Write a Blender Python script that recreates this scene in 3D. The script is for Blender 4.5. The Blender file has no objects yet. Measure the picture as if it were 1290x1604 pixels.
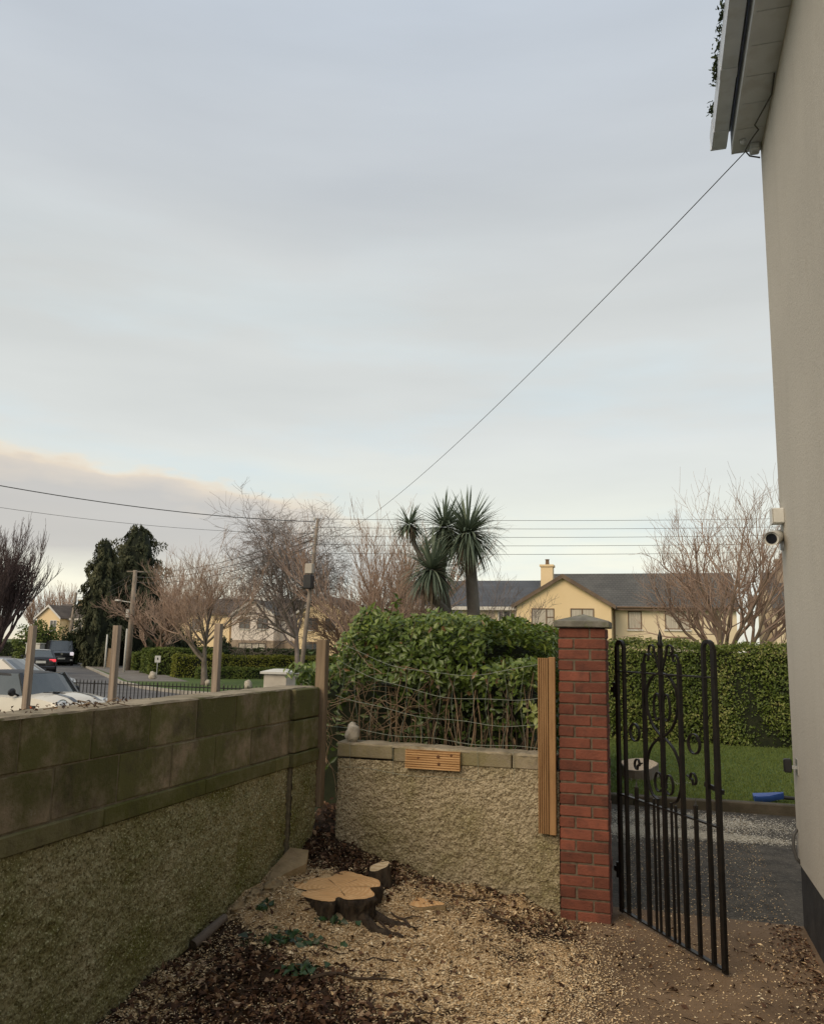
import bpy, math, random
import numpy as np
from mathutils import Vector, Matrix, noise as mnoise
R_ = math.radians
S = bpy.context.scene
COL = S.collection
rng = np.random.default_rng(7)
random.seed(7)

# ---------------------------------------------------------------- camera
CAM_H = 1.78
YAW, PITCH, ROLL = R_(16.41), R_(9.246), R_(1.146)
fw = Vector((-math.sin(YAW)*math.cos(PITCH), math.cos(YAW)*math.cos(PITCH), math.sin(PITCH)))
r0 = Vector((math.cos(YAW), math.sin(YAW), 0)); u0 = r0.cross(fw)
rt = r0*math.cos(ROLL)+u0*math.sin(ROLL); up = -r0*math.sin(ROLL)+u0*math.cos(ROLL)
cd = bpy.data.cameras.new('camera'); cam = bpy.data.objects.new('camera', cd); COL.objects.link(cam)
m = Matrix((rt, up, -fw)).transposed().to_4x4(); m.translation = Vector((0, 0, CAM_H)); cam.matrix_world = m
cd.sensor_fit = 'HORIZONTAL'; cd.sensor_width = 36; cd.lens = 36; cd.clip_start = 0.05; cd.clip_end = 3000
S.camera = cam
S.view_settings.view_transform = 'Standard'; S.view_settings.look = 'None'
S.view_settings.exposure = 0.5; S.view_settings.gamma = 1.0

# ---------------------------------------------------------------- sky
SUN_EL, SUN_DIR = R_(36), Vector((-0.47, -0.88))
W = bpy.data.worlds.new('World'); S.world = W; W.use_nodes = True
N = W.node_tree.nodes; L = W.node_tree.links; N.clear()
def wn(t, **k):
    n = N.new(t)
    for a, b in k.items(): setattr(n, a, b)
    return n
def wmath(op, a, b=None, c=None, clamp=False):
    n = N.new('ShaderNodeMath'); n.operation = op; n.use_clamp = clamp
    for i, v in enumerate((a, b, c)):
        if v is None: continue
        if isinstance(v, (int, float)): n.inputs[i].default_value = v
        else: L.new(v, n.inputs[i])
    return n.outputs[0]
def ramp(nodes, links, fac, stops, interp='LINEAR'):
    n = nodes.new('ShaderNodeValToRGB'); n.color_ramp.interpolation = interp
    e = n.color_ramp.elements
    while len(e) < len(stops): e.new(0.5)
    for el, (p, c) in zip(e, stops): el.position = p; el.color = (*c, 1)
    links.new(fac, n.inputs[0]); return n.outputs[0]
def mixc(nodes, links, fac, a, b, mode='MIX'):
    n = nodes.new('ShaderNodeMix'); n.data_type = 'RGBA'; n.blend_type = mode
    for sock, v in ((n.inputs[0], fac), (n.inputs[6], a), (n.inputs[7], b)):
        if isinstance(v, (int, float)): sock.default_value = v
        elif isinstance(v, tuple): sock.default_value = (*v, 1)
        else: links.new(v, sock)
    return n.outputs[2]
tc = wn('ShaderNodeTexCoord'); sp = wn('ShaderNodeSeparateXYZ'); L.new(tc.outputs['Generated'], sp.inputs[0])
X, Y, Z = sp.outputs
zc = wmath('MAXIMUM', Z, 0.0)
mp = wn('ShaderNodeMapping'); mp.inputs['Scale'].default_value = (1, 1, 3.2); L.new(tc.outputs['Generated'], mp.inputs[0])
nz = wn('ShaderNodeTexNoise'); nz.inputs['Scale'].default_value = 2.6; nz.inputs['Detail'].default_value = 6; nz.inputs['Roughness'].default_value = 0.5
L.new(mp.outputs[0], nz.inputs[0])
nf = wmath('SUBTRACT', nz.outputs[0], 0.5)
el = wmath('ADD', zc, wmath('MULTIPLY', nf, 0.10))
deck = ramp(N, L, el, [(0.0, (0.74, 0.64, 0.46)), (0.06, (0.75, 0.72, 0.59)), (0.12, (0.66, 0.665, 0.57)), (0.24, (0.55, 0.56, 0.53)),
                       (0.38, (0.485, 0.495, 0.475)), (0.55, (0.45, 0.475, 0.495)), (0.75, (0.415, 0.465, 0.53))])
# low cloud bank whose top rises and falls with the compass bearing
az = wmath('ARCTAN2', X, Y)
cz = wmath('COSINE', wmath('MULTIPLY_ADD', az, 2.2, 2.2*math.radians(57)))
hgt = wmath('MULTIPLY_ADD', cz, 0.085, 0.140)
bmask = wmath('MULTIPLY_ADD', wmath('ADD', cz, wmath('MULTIPLY', nf, 0.5)), 3.5, -0.05, clamp=True)
nz2 = wn('ShaderNodeTexNoise'); nz2.inputs['Scale'].default_value = 9; nz2.inputs['Detail'].default_value = 7
L.new(mp.outputs[0], nz2.inputs[0])
hgt2 = wmath('ADD', hgt, wmath('MULTIPLY', wmath('SUBTRACT', nz2.outputs[0], 0.5), 0.085))
dlt = wmath('SUBTRACT', hgt2, zc)
bank = wmath('MULTIPLY_ADD', dlt, 80.0, 0.5, clamp=True)
low = wmath('MULTIPLY_ADD', wmath('ADD', zc, wmath('MULTIPLY', nf, 0.09)), 30.0, -2.0, clamp=True)   # gap of clear light under the bank
rim = ramp(N, L, wmath('MULTIPLY', dlt, 8.0, clamp=True), [(0.0, (0.70, 0.57, 0.41)), (0.10, (0.55, 0.475, 0.395)), (0.3, (0.435, 0.405, 0.375)), (1.0, (0.41, 0.385, 0.365))])
cfac = wmath('MULTIPLY', wmath('MULTIPLY', wmath('MULTIPLY', bank, low), bmask), 0.88)
gapn = wn('ShaderNodeTexNoise'); gapn.inputs['Scale'].default_value = 3.1; gapn.inputs['Detail'].default_value = 6; gapn.inputs['Roughness'].default_value = 0.55
mpg = wn('ShaderNodeMapping'); mpg.inputs['Scale'].default_value = (1, 1, 5.0); mpg.inputs['Location'].default_value = (0.35, 0.2, 0.0); L.new(tc.outputs['Generated'], mpg.inputs[0]); L.new(mpg.outputs[0], gapn.inputs[0])
gapf = wmath('MULTIPLY', wmath('MULTIPLY_ADD', gapn.outputs[0], 5.0, -2.35, clamp=True), wmath('SUBTRACT', 1.0, wmath('MULTIPLY_ADD', zc, 4.0, -1.0, clamp=True)))
deck = mixc(N, L, wmath('MULTIPLY', gapf, 0.6), deck, (0.50, 0.58, 0.60))
c1 = mixc(N, L, cfac, deck, rim)
# soft streaks
nz3 = wn('ShaderNodeTexNoise'); nz3.inputs['Scale'].default_value = 2.0; nz3.inputs['Detail'].default_value = 5
mp3 = wn('ShaderNodeMapping'); mp3.inputs['Scale'].default_value = (1, 1, 6); L.new(tc.outputs['Generated'], mp3.inputs[0]); L.new(mp3.outputs[0], nz3.inputs[0])
st = wmath('MULTIPLY_ADD', nz3.outputs[0], 0.30, 0.85)
vm = wn('ShaderNodeVectorMath'); vm.operation = 'SCALE'; L.new(c1, vm.inputs[0]); L.new(wmath('MULTIPLY', st, 10.0), vm.inputs['Scale'])
sky = wn('ShaderNodeTexSky'); sky.sky_type = 'NISHITA'; sky.sun_disc = False; sky.sun_elevation = SUN_EL
sky.sun_rotation = math.atan2(SUN_DIR.x, SUN_DIR.y); sky.air_density = 1.0; sky.dust_density = 2.0
skyc = mixc(N, L, 0.12, vm.outputs[0], sky.outputs[0])
bg = wn('ShaderNodeBackground'); bg.inputs[1].default_value = 0.1; L.new(skyc, bg.inputs[0])
wo = wn('ShaderNodeOutputWorld'); L.new(bg.outputs[0], wo.inputs[0])

sd = bpy.data.lights.new('sun', 'SUN'); sd.energy = 1.5; sd.angle = R_(40); sd.color = (1.0, 0.81, 0.57)
sun = bpy.data.objects.new('sun', sd); COL.objects.link(sun)
sv = Vector((SUN_DIR.x*math.cos(SUN_EL), SUN_DIR.y*math.cos(SUN_EL), math.sin(SUN_EL)))
sun.rotation_euler = sv.to_track_quat('Z', 'Y').to_euler(); sun.location = (-10, -10, 12)

# ---------------------------------------------------------------- helpers
FPX = 1290.0
def sight(px, py, D):            # point at depth D on the sight line through a photograph pixel
    return Vector((0, 0, CAM_H)) + (rt*((px-645)/FPX) - up*((py-802)/FPX) + fw)*D
def sightY(px, py, y):
    d = rt*((px-645)/FPX) - up*((py-802)/FPX) + fw
    return Vector((0, 0, CAM_H)) + d*(y/d.y)
def sightZ(px, py, z):
    d = rt*((px-645)/FPX) - up*((py-802)/FPX) + fw
    return Vector((0, 0, CAM_H)) + d*((z-CAM_H)/d.z)

ORG = {}
def props(o, label=None, cat=None, group=None, kind=None):
    if label: o['label'] = label
    if cat: o['category'] = cat
    if group: o['group'] = group
    if kind: o['kind'] = kind
    return o
def thing(name, label, cat, loc, group=None, rz=0.0):
    o = bpy.data.objects.new(name, None); COL.objects.link(o); o.empty_display_size = 0.1
    o.location = loc; o.rotation_euler = (0, 0, rz)
    ORG[o.name] = Vector(loc) if rz == 0 else Vector((0, 0, 0))
    return props(o, label, cat, group)
def link_mesh(name, me, mat, parent=None, loc=None):
    o = bpy.data.objects.new(name, me); COL.objects.link(o)
    if mat is not None:
        for mm in (mat if isinstance(mat, (list, tuple)) else [mat]): me.materials.append(mm)
    if parent is not None:
        o.parent = parent; off = ORG.get(parent.name, Vector((0, 0, 0))); ORG[o.name] = off
        if off.length > 0: me.transform(Matrix.Translation(-off))
    elif loc is not None:
        me.transform(Matrix.Translation(-Vector(loc))); o.location = loc; ORG[o.name] = Vector(loc)
    return o
def copy_tree(o, parent=None):
    c = o.copy(); COL.objects.link(c); c.parent = parent
    for ch in o.children: copy_tree(ch, c)
    return c

class MB:
    def __init__(s): s.v = []; s.f = []; s.mi = []; s.m = 0
    def add(s, vs, fs):
        b = len(s.v); s.v += [tuple(p) for p in vs]; s.f += [tuple(b+i for i in f) for f in fs]; s.mi += [s.m]*len(fs); return s
    def box(s, x0, x1, y0, y1, z0, z1, bev=0.0):
        if bev <= 0:
            vs = [(x, y, z) for z in (z0, z1) for y in (y0, y1) for x in (x0, x1)]
            return s.add(vs, [(0, 2, 3, 1), (4, 5, 7, 6), (0, 1, 5, 4), (2, 6, 7, 3), (0, 4, 6, 2), (1, 3, 7, 5)])
        b = bev; vs = []; idx = {}
        def V(p):
            if p not in idx: idx[p] = len(vs); vs.append(p)
            return idx[p]
        fs = []
        lo = (x0, y0, z0); hi = (x1, y1, z1)
        def P(sx, sy, sz, ax):   # corner vertex lying on face ax
            c = [hi[i] if (sx, sy, sz)[i] else lo[i] for i in range(3)]
            for i in range(3):
                if i != ax: c[i] += -b if (sx, sy, sz)[i] else b
            return V(tuple(c))
        for ax in range(3):
            o1, o2 = (ax+1) % 3, (ax+2) % 3
            for sgn in (0, 1):
                q = []
                for a, c in ((0, 0), (1, 0), (1, 1), (0, 1)):
                    t = [0, 0, 0]; t[ax] = sgn; t[o1] = a; t[o2] = c; q.append(P(*t, ax))
                fs.append(q if sgn else q[::-1])
        for ax in range(3):
            o1, o2 = (ax+1) % 3, (ax+2) % 3
            for a in (0, 1):
                for c in (0, 1):
                    q = []
                    for e, fa in ((0, o1), (1, o1), (1, o2), (0, o2)):
                        t = [0, 0, 0]; t[ax] = e; t[o1] = a; t[o2] = c; q.append(P(*t, fa))
                    fs.append(q if a != c else q[::-1])
        for sx in (0, 1):
            for sy in (0, 1):
                for sz in (0, 1):
                    q = [P(sx, sy, sz, k) for k in range(3)]
                    fs.append(q if (sx+sy+sz) % 2 else q[::-1])
        return s.add(vs, fs)
    def bar(s, a, b, w, h, upv=(0, 0, 1)):
        a = Vector(a); b = Vector(b); d = (b-a).normalized(); u = Vector(upv)
        if abs(d.dot(u)) > 0.98: u = Vector((1, 0, 0))
        x = d.cross(u).normalized()*(w/2); y = x.cross(d).normalized()*(h/2)
        vs = [p+sx*x+sy*y for p in (a, b) for sx, sy in ((-1, -1), (1, -1), (1, 1), (-1, 1))]
        return s.add(vs, [(0, 1, 2, 3), (7, 6, 5, 4), (0, 4, 5, 1), (1, 5, 6, 2), (2, 6, 7, 3), (3, 7, 4, 0)])
    def tube(s, pts, rad, n=8, cap=True):
        pts = [Vector(p) for p in pts]; k = len(pts)
        if isinstance(rad, (int, float)): rad = [rad]*k
        t0 = (pts[1]-pts[0]).normalized(); ref = Vector((0, 0, 1)) if abs(t0.z) < 0.9 else Vector((1, 0, 0))
        x = t0.cross(ref).normalized(); vs = []
        for i, p in enumerate(pts):
            t = (pts[min(i+1, k-1)]-pts[max(i-1, 0)])
            t = t.normalized() if t.length > 1e-9 else t0
            x = (x-t*x.dot(t)); x = x.normalized() if x.length > 1e-6 else t.orthogonal().normalized(); y = t.cross(x)
            for j in range(n):
                a = 2*math.pi*j/n; vs.append(p+(x*math.cos(a)+y*math.sin(a))*rad[i])
        fs = [(i*n+j, i*n+(j+1) % n, (i+1)*n+(j+1) % n, (i+1)*n+j) for i in range(k-1) for j in range(n)]
        if cap: fs += [tuple(range(n-1, -1, -1)), tuple((k-1)*n+j for j in range(n))]
        return s.add(vs, fs)
    def loft(s, rings, closed=True, caps=True):
        n = len(rings[0]); vs = [p for r in rings for p in r]; k = len(rings)
        m_ = n if closed else n-1
        fs = [(i*n+j, i*n+(j+1) % n, (i+1)*n+(j+1) % n, (i+1)*n+j) for i in range(k-1) for j in range(m_)]
        if caps: fs += [tuple(range(n-1, -1, -1)), tuple((k-1)*n+j for j in range(n))]
        return s.add(vs, fs)
    def prism(s, poly, y0, y1, axis='Y'):
        def P(a, b, c): return {'Y': (a, c, b), 'X': (c, a, b), 'Z': (a, b, c)}[axis]
        n = len(poly); vs = [P(a, b, y0) for a, b in poly]+[P(a, b, y1) for a, b in poly]
        fs = [tuple(range(n)), tuple(range(2*n-1, n-1, -1))]+[(i, n+i, n+(i+1) % n, (i+1) % n) for i in range(n)]
        return s.add(vs, fs)
    def lathe(s, prof, c=(0, 0, 0), n=16, axis='Z'):
        vs = []
        for r, h in prof:
            for j in range(n):
                a = 2*math.pi*j/n; p = (r*math.cos(a), r*math.sin(a), h)
                if axis == 'Y': p = (p[0], p[2], p[1])
                if axis == 'X': p = (p[2], p[0], p[1])
                vs.append((c[0]+p[0], c[1]+p[1], c[2]+p[2]))
        k = len(prof); fs = [(i*n+j, i*n+(j+1) % n, (i+1)*n+(j+1) % n, (i+1)*n+j) for i in range(k-1) for j in range(n)]
        fs += [tuple(range(n-1, -1, -1)), tuple((k-1)*n+j for j in range(n))]
        return s.add(vs, fs)
    def mesh(s, name, smooth=False):
        me = bpy.data.meshes.new(name); me.from_pydata(s.v, [], s.f)
        import bmesh
        bm = bmesh.new(); bm.from_mesh(me); bmesh.ops.recalc_face_normals(bm, faces=bm.faces); bm.to_mesh(me); bm.free()
        me.polygons.foreach_set('material_index', s.mi)
        if smooth:
            me.polygons.foreach_set('use_smooth', [True]*len(me.polygons))
            if smooth == 'auto': me.set_sharp_from_angle(angle=R_(38))
        me.update(); return me
    def build(s, name, mat, parent=None, loc=None, smooth=False):
        return link_mesh(name, s.mesh(name, smooth), mat, parent, loc)

def np_mesh(name, verts, quads, val=None, smooth=False):
    me = bpy.data.meshes.new(name); nv = len(verts); nf = len(quads); k = quads.shape[1]
    me.vertices.add(nv); me.vertices.foreach_set('co', np.ascontiguousarray(verts, dtype=np.float32).ravel())
    me.loops.add(nf*k); me.loops.foreach_set('vertex_index', np.ascontiguousarray(quads, dtype=np.int32).ravel())
    me.polygons.add(nf); me.polygons.foreach_set('loop_start', np.arange(0, nf*k, k, dtype=np.int32))
    if val is not None:
        at = me.attributes.new('v', 'FLOAT', 'POINT'); at.data.foreach_set('value', np.ascontiguousarray(val, dtype=np.float32))
    if smooth: me.polygons.foreach_set('use_smooth', np.ones(nf, dtype=bool))
    me.update(calc_edges=True); me.validate(); return me

def unit(a): return a/np.maximum(np.linalg.norm(a, axis=-1, keepdims=True), 1e-9)
def leaves(pos, nrm, length, width, val=None, fold=0.25, droop=0.0, tilt=0.7, dirs=None):
    """two-facet folded leaves at pos, loosely facing nrm"""
    n = len(pos); nr = unit(nrm+rng.normal(0, tilt, (n, 3)))
    d = rng.normal(0, 1, (n, 3)) if dirs is None else dirs+rng.normal(0, 0.35, (n, 3))
    d[:, 2] -= droop
    d = unit(d-nr*np.sum(d*nr, 1, keepdims=True)); s = np.cross(nr, d)
    l = (length*rng.uniform(0.6, 1.25, n))[:, None]; w = (width*rng.uniform(0.6, 1.25, n))[:, None]
    p0 = pos-d*l*0.5; p3 = pos+d*l*0.5-nr*l*0.12; mid = pos+nr*w*fold*-1
    a = pos-s*w*0.5-d*l*0.05; b = pos+s*w*0.5-d*l*0.05
    V = np.stack([p0, a, p3, b], 1)
    V[:, 0] += mid*0
    V = np.stack([p0-nr*w*fold, a, p3-nr*w*fold, b], 1).reshape(-1, 3)
    base = np.arange(n)[:, None]*4
    Q = np.concatenate([base+np.array([[0, 1, 2]]), base+np.array([[0, 2, 3]])], 0)
    v = rng.uniform(0, 1, n) if val is None else val
    return V, Q, np.repeat(v, 4)
def cat_clouds(cl):
    V = []; Q = []; A = []; o = 0
    for v, q, a in cl: V.append(v); Q.append(q+o); A.append(a); o += len(v)
    return np.concatenate(V), np.concatenate(Q), np.concatenate(A)

# ---------------------------------------------------------------- materials
MATS = {}
def _m(name):
    mt = bpy.data.materials.new(name); mt.use_nodes = True; MATS[name] = mt
    nt = mt.node_tree; return mt, nt.nodes, nt.links, nt.nodes['Principled BSDF']
def _noise(n, l, vec, scale, detail=4, rough=0.55, dim='3D'):
    t = n.new('ShaderNodeTexNoise'); t.inputs['Scale'].default_value = scale; t.inputs['Detail'].default_value = detail; t.inputs['Roughness'].default_value = rough
    if vec is not None: l.new(vec, t.inputs['Vector'])
    return t.outputs[0]
def _vec(n, l, scale=(1, 1, 1), kind='Object'):
    t = n.new('ShaderNodeTexCoord')
    mpn = n.new('ShaderNodeMapping'); mpn.inputs['Scale'].default_value = scale; l.new(t.outputs[kind], mpn.inputs[0]); return mpn.outputs[0]
def _pos(n, l, scale=(1, 1, 1)):
    t = n.new('ShaderNodeNewGeometry')
    mpn = n.new('ShaderNodeMapping'); mpn.inputs['Scale'].default_value = scale; l.new(t.outputs['Position'], mpn.inputs[0]); return mpn.outputs[0]
def _bump(n, l, h, dist, strength=1.0, b=None):
    t = n.new('ShaderNodeBump'); t.inputs['Distance'].default_value = dist; t.inputs['Strength'].default_value = strength; l.new(h, t.inputs['Height']); l.new(t.outputs[0], b.inputs['Normal'])
def pm(name, c1, c2, scale=4, rough=0.8, bump=0.0, bscale=None, c3=None, s3=30, stretch=(1, 1, 1), metallic=0.0, coat=0.0, spec=0.4, rand=0.0, lo=0.35, hi=0.65, a3=0.5):
    mt, n, l, b = _m(name)
    v = _pos(n, l, stretch)
    f = _noise(n, l, v, scale, 6)
    c = ramp(n, l, f, [(lo, c1), (hi, c2)])
    if c3 is not None:
        f3 = _noise(n, l, v, s3, 5); r3 = ramp(n, l, f3, [(0.5, (0, 0, 0)), (0.68, (1, 1, 1))])
        mm = n.new('ShaderNodeMath'); mm.operation = 'MULTIPLY'; l.new(r3, mm.inputs[0]); mm.inputs[1].default_value = a3
        c = mixc(n, l, mm.outputs[0], c, c3)
    if rand > 0:
        oi = n.new('ShaderNodeObjectInfo'); mr = n.new('ShaderNodeMapRange'); mr.inputs[3].default_value = 1-rand; mr.inputs[4].default_value = 1+rand
        l.new(oi.outputs['Random'], mr.inputs[0]); vmn = n.new('ShaderNodeVectorMath'); vmn.operation = 'SCALE'; l.new(c, vmn.inputs[0]); l.new(mr.outputs[0], vmn.inputs['Scale']); c = vmn.outputs[0]
    l.new(c, b.inputs['Base Color'])
    b.inputs['Roughness'].default_value = rough; b.inputs['Metallic'].default_value = metallic; b.inputs['Specular IOR Level'].default_value = spec
    if coat: b.inputs['Coat Weight'].default_value = coat; b.inputs['Coat Roughness'].default_value = 0.08
    if bump > 0: _bump(n, l, _noise(n, l, v, bscale or scale*8, 6, 0.65), bump, 1.0, b)
    return mt
def leafm(name, stops, rough=0.55, trans=0.25, spec=0.35):
    mt, n, l, b = _m(name)
    a = n.new('ShaderNodeAttribute'); a.attribute_name = 'v'
    c = ramp(n, l, a.outputs['Fac'], stops); l.new(c, b.inputs['Base Color']); b.inputs['Roughness'].default_value = rough; b.inputs['Specular IOR Level'].default_value = spec
    if trans > 0:
        t = n.new('ShaderNodeBsdfTranslucent'); l.new(c, t.inputs[0]); mx = n.new('ShaderNodeMixShader'); mx.inputs[0].default_value = trans
        l.new(b.outputs[0], mx.inputs[1]); l.new(t.outputs[0], mx.inputs[2]); l.new(mx.outputs[0], n['Material Output'].inputs[0])
    return mt

M = {}
# rough-cast render with moss and algae
def roughcast(name, base, base2, moss, mossamt, dark):
    mt, n, l, b = _m(name); v = _pos(n, l)
    vor = n.new('ShaderNodeTexVoronoi'); vor.inputs['Scale'].default_value = 62; l.new(v, vor.inputs['Vector'])
    f = _noise(n, l, v, 40, 5); c = ramp(n, l, f, [(0.32, base2), (0.68, base)])
    g = _noise(n, l, v, 2.1, 8, 0.72); gr = ramp(n, l, g, [(0.52-mossamt*0.16, (0, 0, 0)), (0.52+0.12, (0.92, 0.92, 0.92))])
    c = mixc(n, l, gr, c, moss)
    g2 = _noise(n, l, v, 55, 3, 0.7); sp_ = ramp(n, l, g2, [(0.50, (0, 0, 0)), (0.62, (0.85, 0.85, 0.85))]); c = mixc(n, l, sp_, c, dark)
    g3 = _noise(n, l, v, 95, 2, 0.6); sp2 = ramp(n, l, g3, [(0.58, (0, 0, 0)), (0.66, (0.7, 0.7, 0.7))]); c = mixc(n, l, sp2, c, tuple(min(.75, x*1.5) for x in base))
    l.new(c, b.inputs['Base Color']); b.inputs['Roughness'].default_value = 0.95; b.inputs['Specular IOR Level'].default_value = 0.2
    h = n.new('ShaderNodeMath'); h.operation = 'ADD'; l.new(vor.outputs['Distance'], h.inputs[0]); l.new(_noise(n, l, v, 90, 5, 0.7), h.inputs[1])
    _bump(n, l, h.outputs[0], 0.012, 1.0, b); return mt
M['render_mossy'] = roughcast('mossy_roughcast', (0.54, 0.49, 0.31), (0.33, 0.30, 0.17), (0.165, 0.17, 0.042), 0.9, (0.115, 0.105, 0.045))
M['render_buff'] = roughcast('buff_roughcast', (0.53, 0.445, 0.305), (0.37, 0.31, 0.21), (0.26, 0.225, 0.11), 0.35, (0.17, 0.13, 0.075))
def blockmat(name, a, b_, moss, dark):
    mt, n, l, b = _m(name); v = _pos(n, l)
    c = ramp(n, l, _noise(n, l, v, 7, 9, 0.72), [(0.3, a), (0.7, b_)])
    c = mixc(n, l, ramp(n, l, _noise(n, l, v, 2.3, 8, 0.72), [(0.40, (0, 0, 0)), (0.56, (0.92, 0.92, 0.92))]), c, moss)
    c = mixc(n, l, ramp(n, l, _noise(n, l, v, 3.4, 9, 0.75), [(0.54, (0, 0, 0)), (0.70, (0.8, 0.8, 0.8))]), c, dark)
    st_ = _pos(n, l, (4, 4, 1.6)); c = mixc(n, l, ramp(n, l, _noise(n, l, st_, 1.6, 4), [(0.55, (0, 0, 0)), (0.80, (0.5, 0.5, 0.5))]), c, dark)
    c = mixc(n, l, ramp(n, l, _noise(n, l, v, 9, 8, 0.75), [(0.66, (0, 0, 0)), (0.74, (0.55, 0.55, 0.55))]), c, (0.36, 0.33, 0.27))
    oi = n.new('ShaderNodeObjectInfo'); mr = n.new('ShaderNodeMapRange'); mr.inputs[3].default_value = 0.80; mr.inputs[4].default_value = 1.18
    l.new(oi.outputs['Random'], mr.inputs[0]); vmn = n.new('ShaderNodeVectorMath'); vmn.operation = 'SCALE'; l.new(c, vmn.inputs[0]); l.new(mr.outputs[0], vmn.inputs['Scale'])
    l.new(vmn.outputs[0], b.inputs['Base Color']); b.inputs['Roughness'].default_value = 0.95; b.inputs['Specular IOR Level'].default_value = 0.2
    _bump(n, l, _noise(n, l, v, 70, 6, 0.7), 0.006, 1.0, b); return mt
M['block'] = blockmat('mossy_concrete_block', (0.19, 0.15, 0.097), (0.36, 0.29, 0.20), (0.105, 0.108, 0.036), (0.07, 0.058, 0.040))
M['block_band'] = blockmat('green_concrete_band', (0.14, 0.13, 0.062), (0.20, 0.18, 0.095), (0.095, 0.10, 0.026), (0.06, 0.055, 0.028))
M['coping'] = blockmat('grey_coping_block', (0.24, 0.20, 0.14), (0.33, 0.28, 0.20), (0.22, 0.19, 0.10), (0.13, 0.11, 0.08))
M['block_top'] = pm('weathered_block_top', (0.22, 0.18, 0.12), (0.36, 0.30, 0.21), 8, 0.95, 0.006, 60, c3=(0.10, 0.09, 0.05), s3=5)
M['mortar'] = pm('cement_mortar', (0.085, 0.066, 0.046), (0.15, 0.12, 0.085), 30, 0.95, 0.004, 90)
M['mortar_dark'] = pm('dark_mortar', (0.13, 0.11, 0.07), (0.21, 0.175, 0.115), 30, 0.95, 0.004, 90)
M['brick'] = pm('red_brick', (0.135, 0.045, 0.029), (0.205, 0.067, 0.041), 5, 0.88, 0.006, 60, c3=(0.075, 0.032, 0.024), s3=13, rand=0.28)
M['stonecap'] = pm('mossy_cap_stone', (0.13, 0.125, 0.105), (0.22, 0.21, 0.18), 10, 0.95, 0.008, 50, c3=(0.13, 0.15, 0.06), s3=16, a3=0.8)
M['iron'] = pm('black_iron_paint', (0.006, 0.006, 0.006), (0.011, 0.010, 0.009), 20, 0.42, 0.0012, 60, c3=(0.02, 0.012, 0.008), s3=18, spec=0.3, a3=0.3)
M['timber_old'] = pm('weathered_timber', (0.19, 0.135, 0.085), (0.29, 0.215, 0.14), 6, 0.85, 0.003, 60, stretch=(5, 5, 0.35), c3=(0.10, 0.07, 0.045), s3=4)
M['timber_grey'] = pm('grey_timber', (0.25, 0.19, 0.14), (0.37, 0.29, 0.22), 6, 0.85, 0.003, 60, stretch=(5, 5, 0.35), c3=(0.15, 0.11, 0.08), s3=4)
M['deck'] = pm('new_treated_decking', (0.25, 0.138, 0.058), (0.36, 0.205, 0.09), 6, 0.7, 0.002, 60, stretch=(6, 6, 0.5), c3=(0.24, 0.12, 0.05), s3=5)
M['deck_h'] = pm('new_treated_offcut', (0.42, 0.24, 0.10), (0.58, 0.36, 0.17), 6, 0.7, 0.002, 60, stretch=(0.5, 6, 6), c3=(0.28, 0.14, 0.06), s3=5)
M['knot'] = pm('timber_knot', (0.10, 0.045, 0.02), (0.16, 0.07, 0.03), 30)
M['wire'] = pm('green_coated_wire', (0.16, 0.19, 0.15), (0.25, 0.27, 0.22), 20, 0.5)
M['concrete'] = pm('brown_stained_concrete', (0.125, 0.080, 0.044), (0.20, 0.133, 0.078), 1.6, 0.9, 0.005, 45, c3=(0.10, 0.066, 0.038), s3=4, a3=0.7)
M['tarmac'] = pm('drive_tarmac', (0.034, 0.029, 0.022), (0.085, 0.072, 0.055), 5, 0.88, 0.016, 70, c3=(0.16, 0.14, 0.11), s3=45, a3=0.6)
M['road'] = pm('road_asphalt', (0.085, 0.08, 0.078), (0.125, 0.118, 0.112), 0.6, 0.75, 0.006, 60, c3=(0.16, 0.15, 0.14), s3=1.2, a3=0.4)
M['pavement'] = pm('pavement_concrete', (0.14, 0.125, 0.108), (0.20, 0.18, 0.155), 1.2, 0.9, 0.004, 30)
M['kerb'] = pm('kerb_concrete', (0.05, 0.042, 0.028), (0.09, 0.074, 0.052), 6, 0.95, 0.006, 50, c3=(0.05, 0.05, 0.025), s3=9)
M['kerb_pale'] = pm('pale_kerb_concrete', (0.26, 0.24, 0.20), (0.36, 0.33, 0.29), 2, 0.95, 0.004, 30)
M['lawn'] = pm('lawn_turf', (0.045, 0.085, 0.014), (0.085, 0.13, 0.026), 2.2, 0.95, 0.02, 60, c3=(0.10, 0.11, 0.03), s3=9)
M['grassland'] = pm('rough_grass_ground', (0.05, 0.075, 0.02), (0.10, 0.115, 0.04), 0.08, 0.95, 0.03, 6)
mt, n, l, b = _m('painted_house_render'); v = _pos(n, l)
c = ramp(n, l, _noise(n, l, v, .8, 7, .6), [(.3, (.455, .425, .37)), (.7, (.52, .485, .42))])
c = mixc(n, l, ramp(n, l, _noise(n, l, _pos(n, l, (5, 5, .35)), 1.3, 6, .7), [(.52, (0, 0, 0)), (.80, (.35, .35, .35))]), c, (.38, .35, .295))
c = mixc(n, l, ramp(n, l, _noise(n, l, v, 3.2, 8, .75), [(.60, (0, 0, 0)), (.72, (.5, .5, .5))]), c, (.40, .36, .30))
c = mixc(n, l, ramp(n, l, _noise(n, l, v, 45, 4, .7), [(.62, (0, 0, 0)), (.74, (.5, .5, .5))]), c, (.36, .33, .28))
l.new(c, b.inputs['Base Color']); b.inputs['Roughness'].default_value = .92; b.inputs['Specular IOR Level'].default_value = .2
_bump(n, l, _noise(n, l, v, 55, 7, .7), .005, 1.0, b); M['house_wall'] = mt
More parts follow.
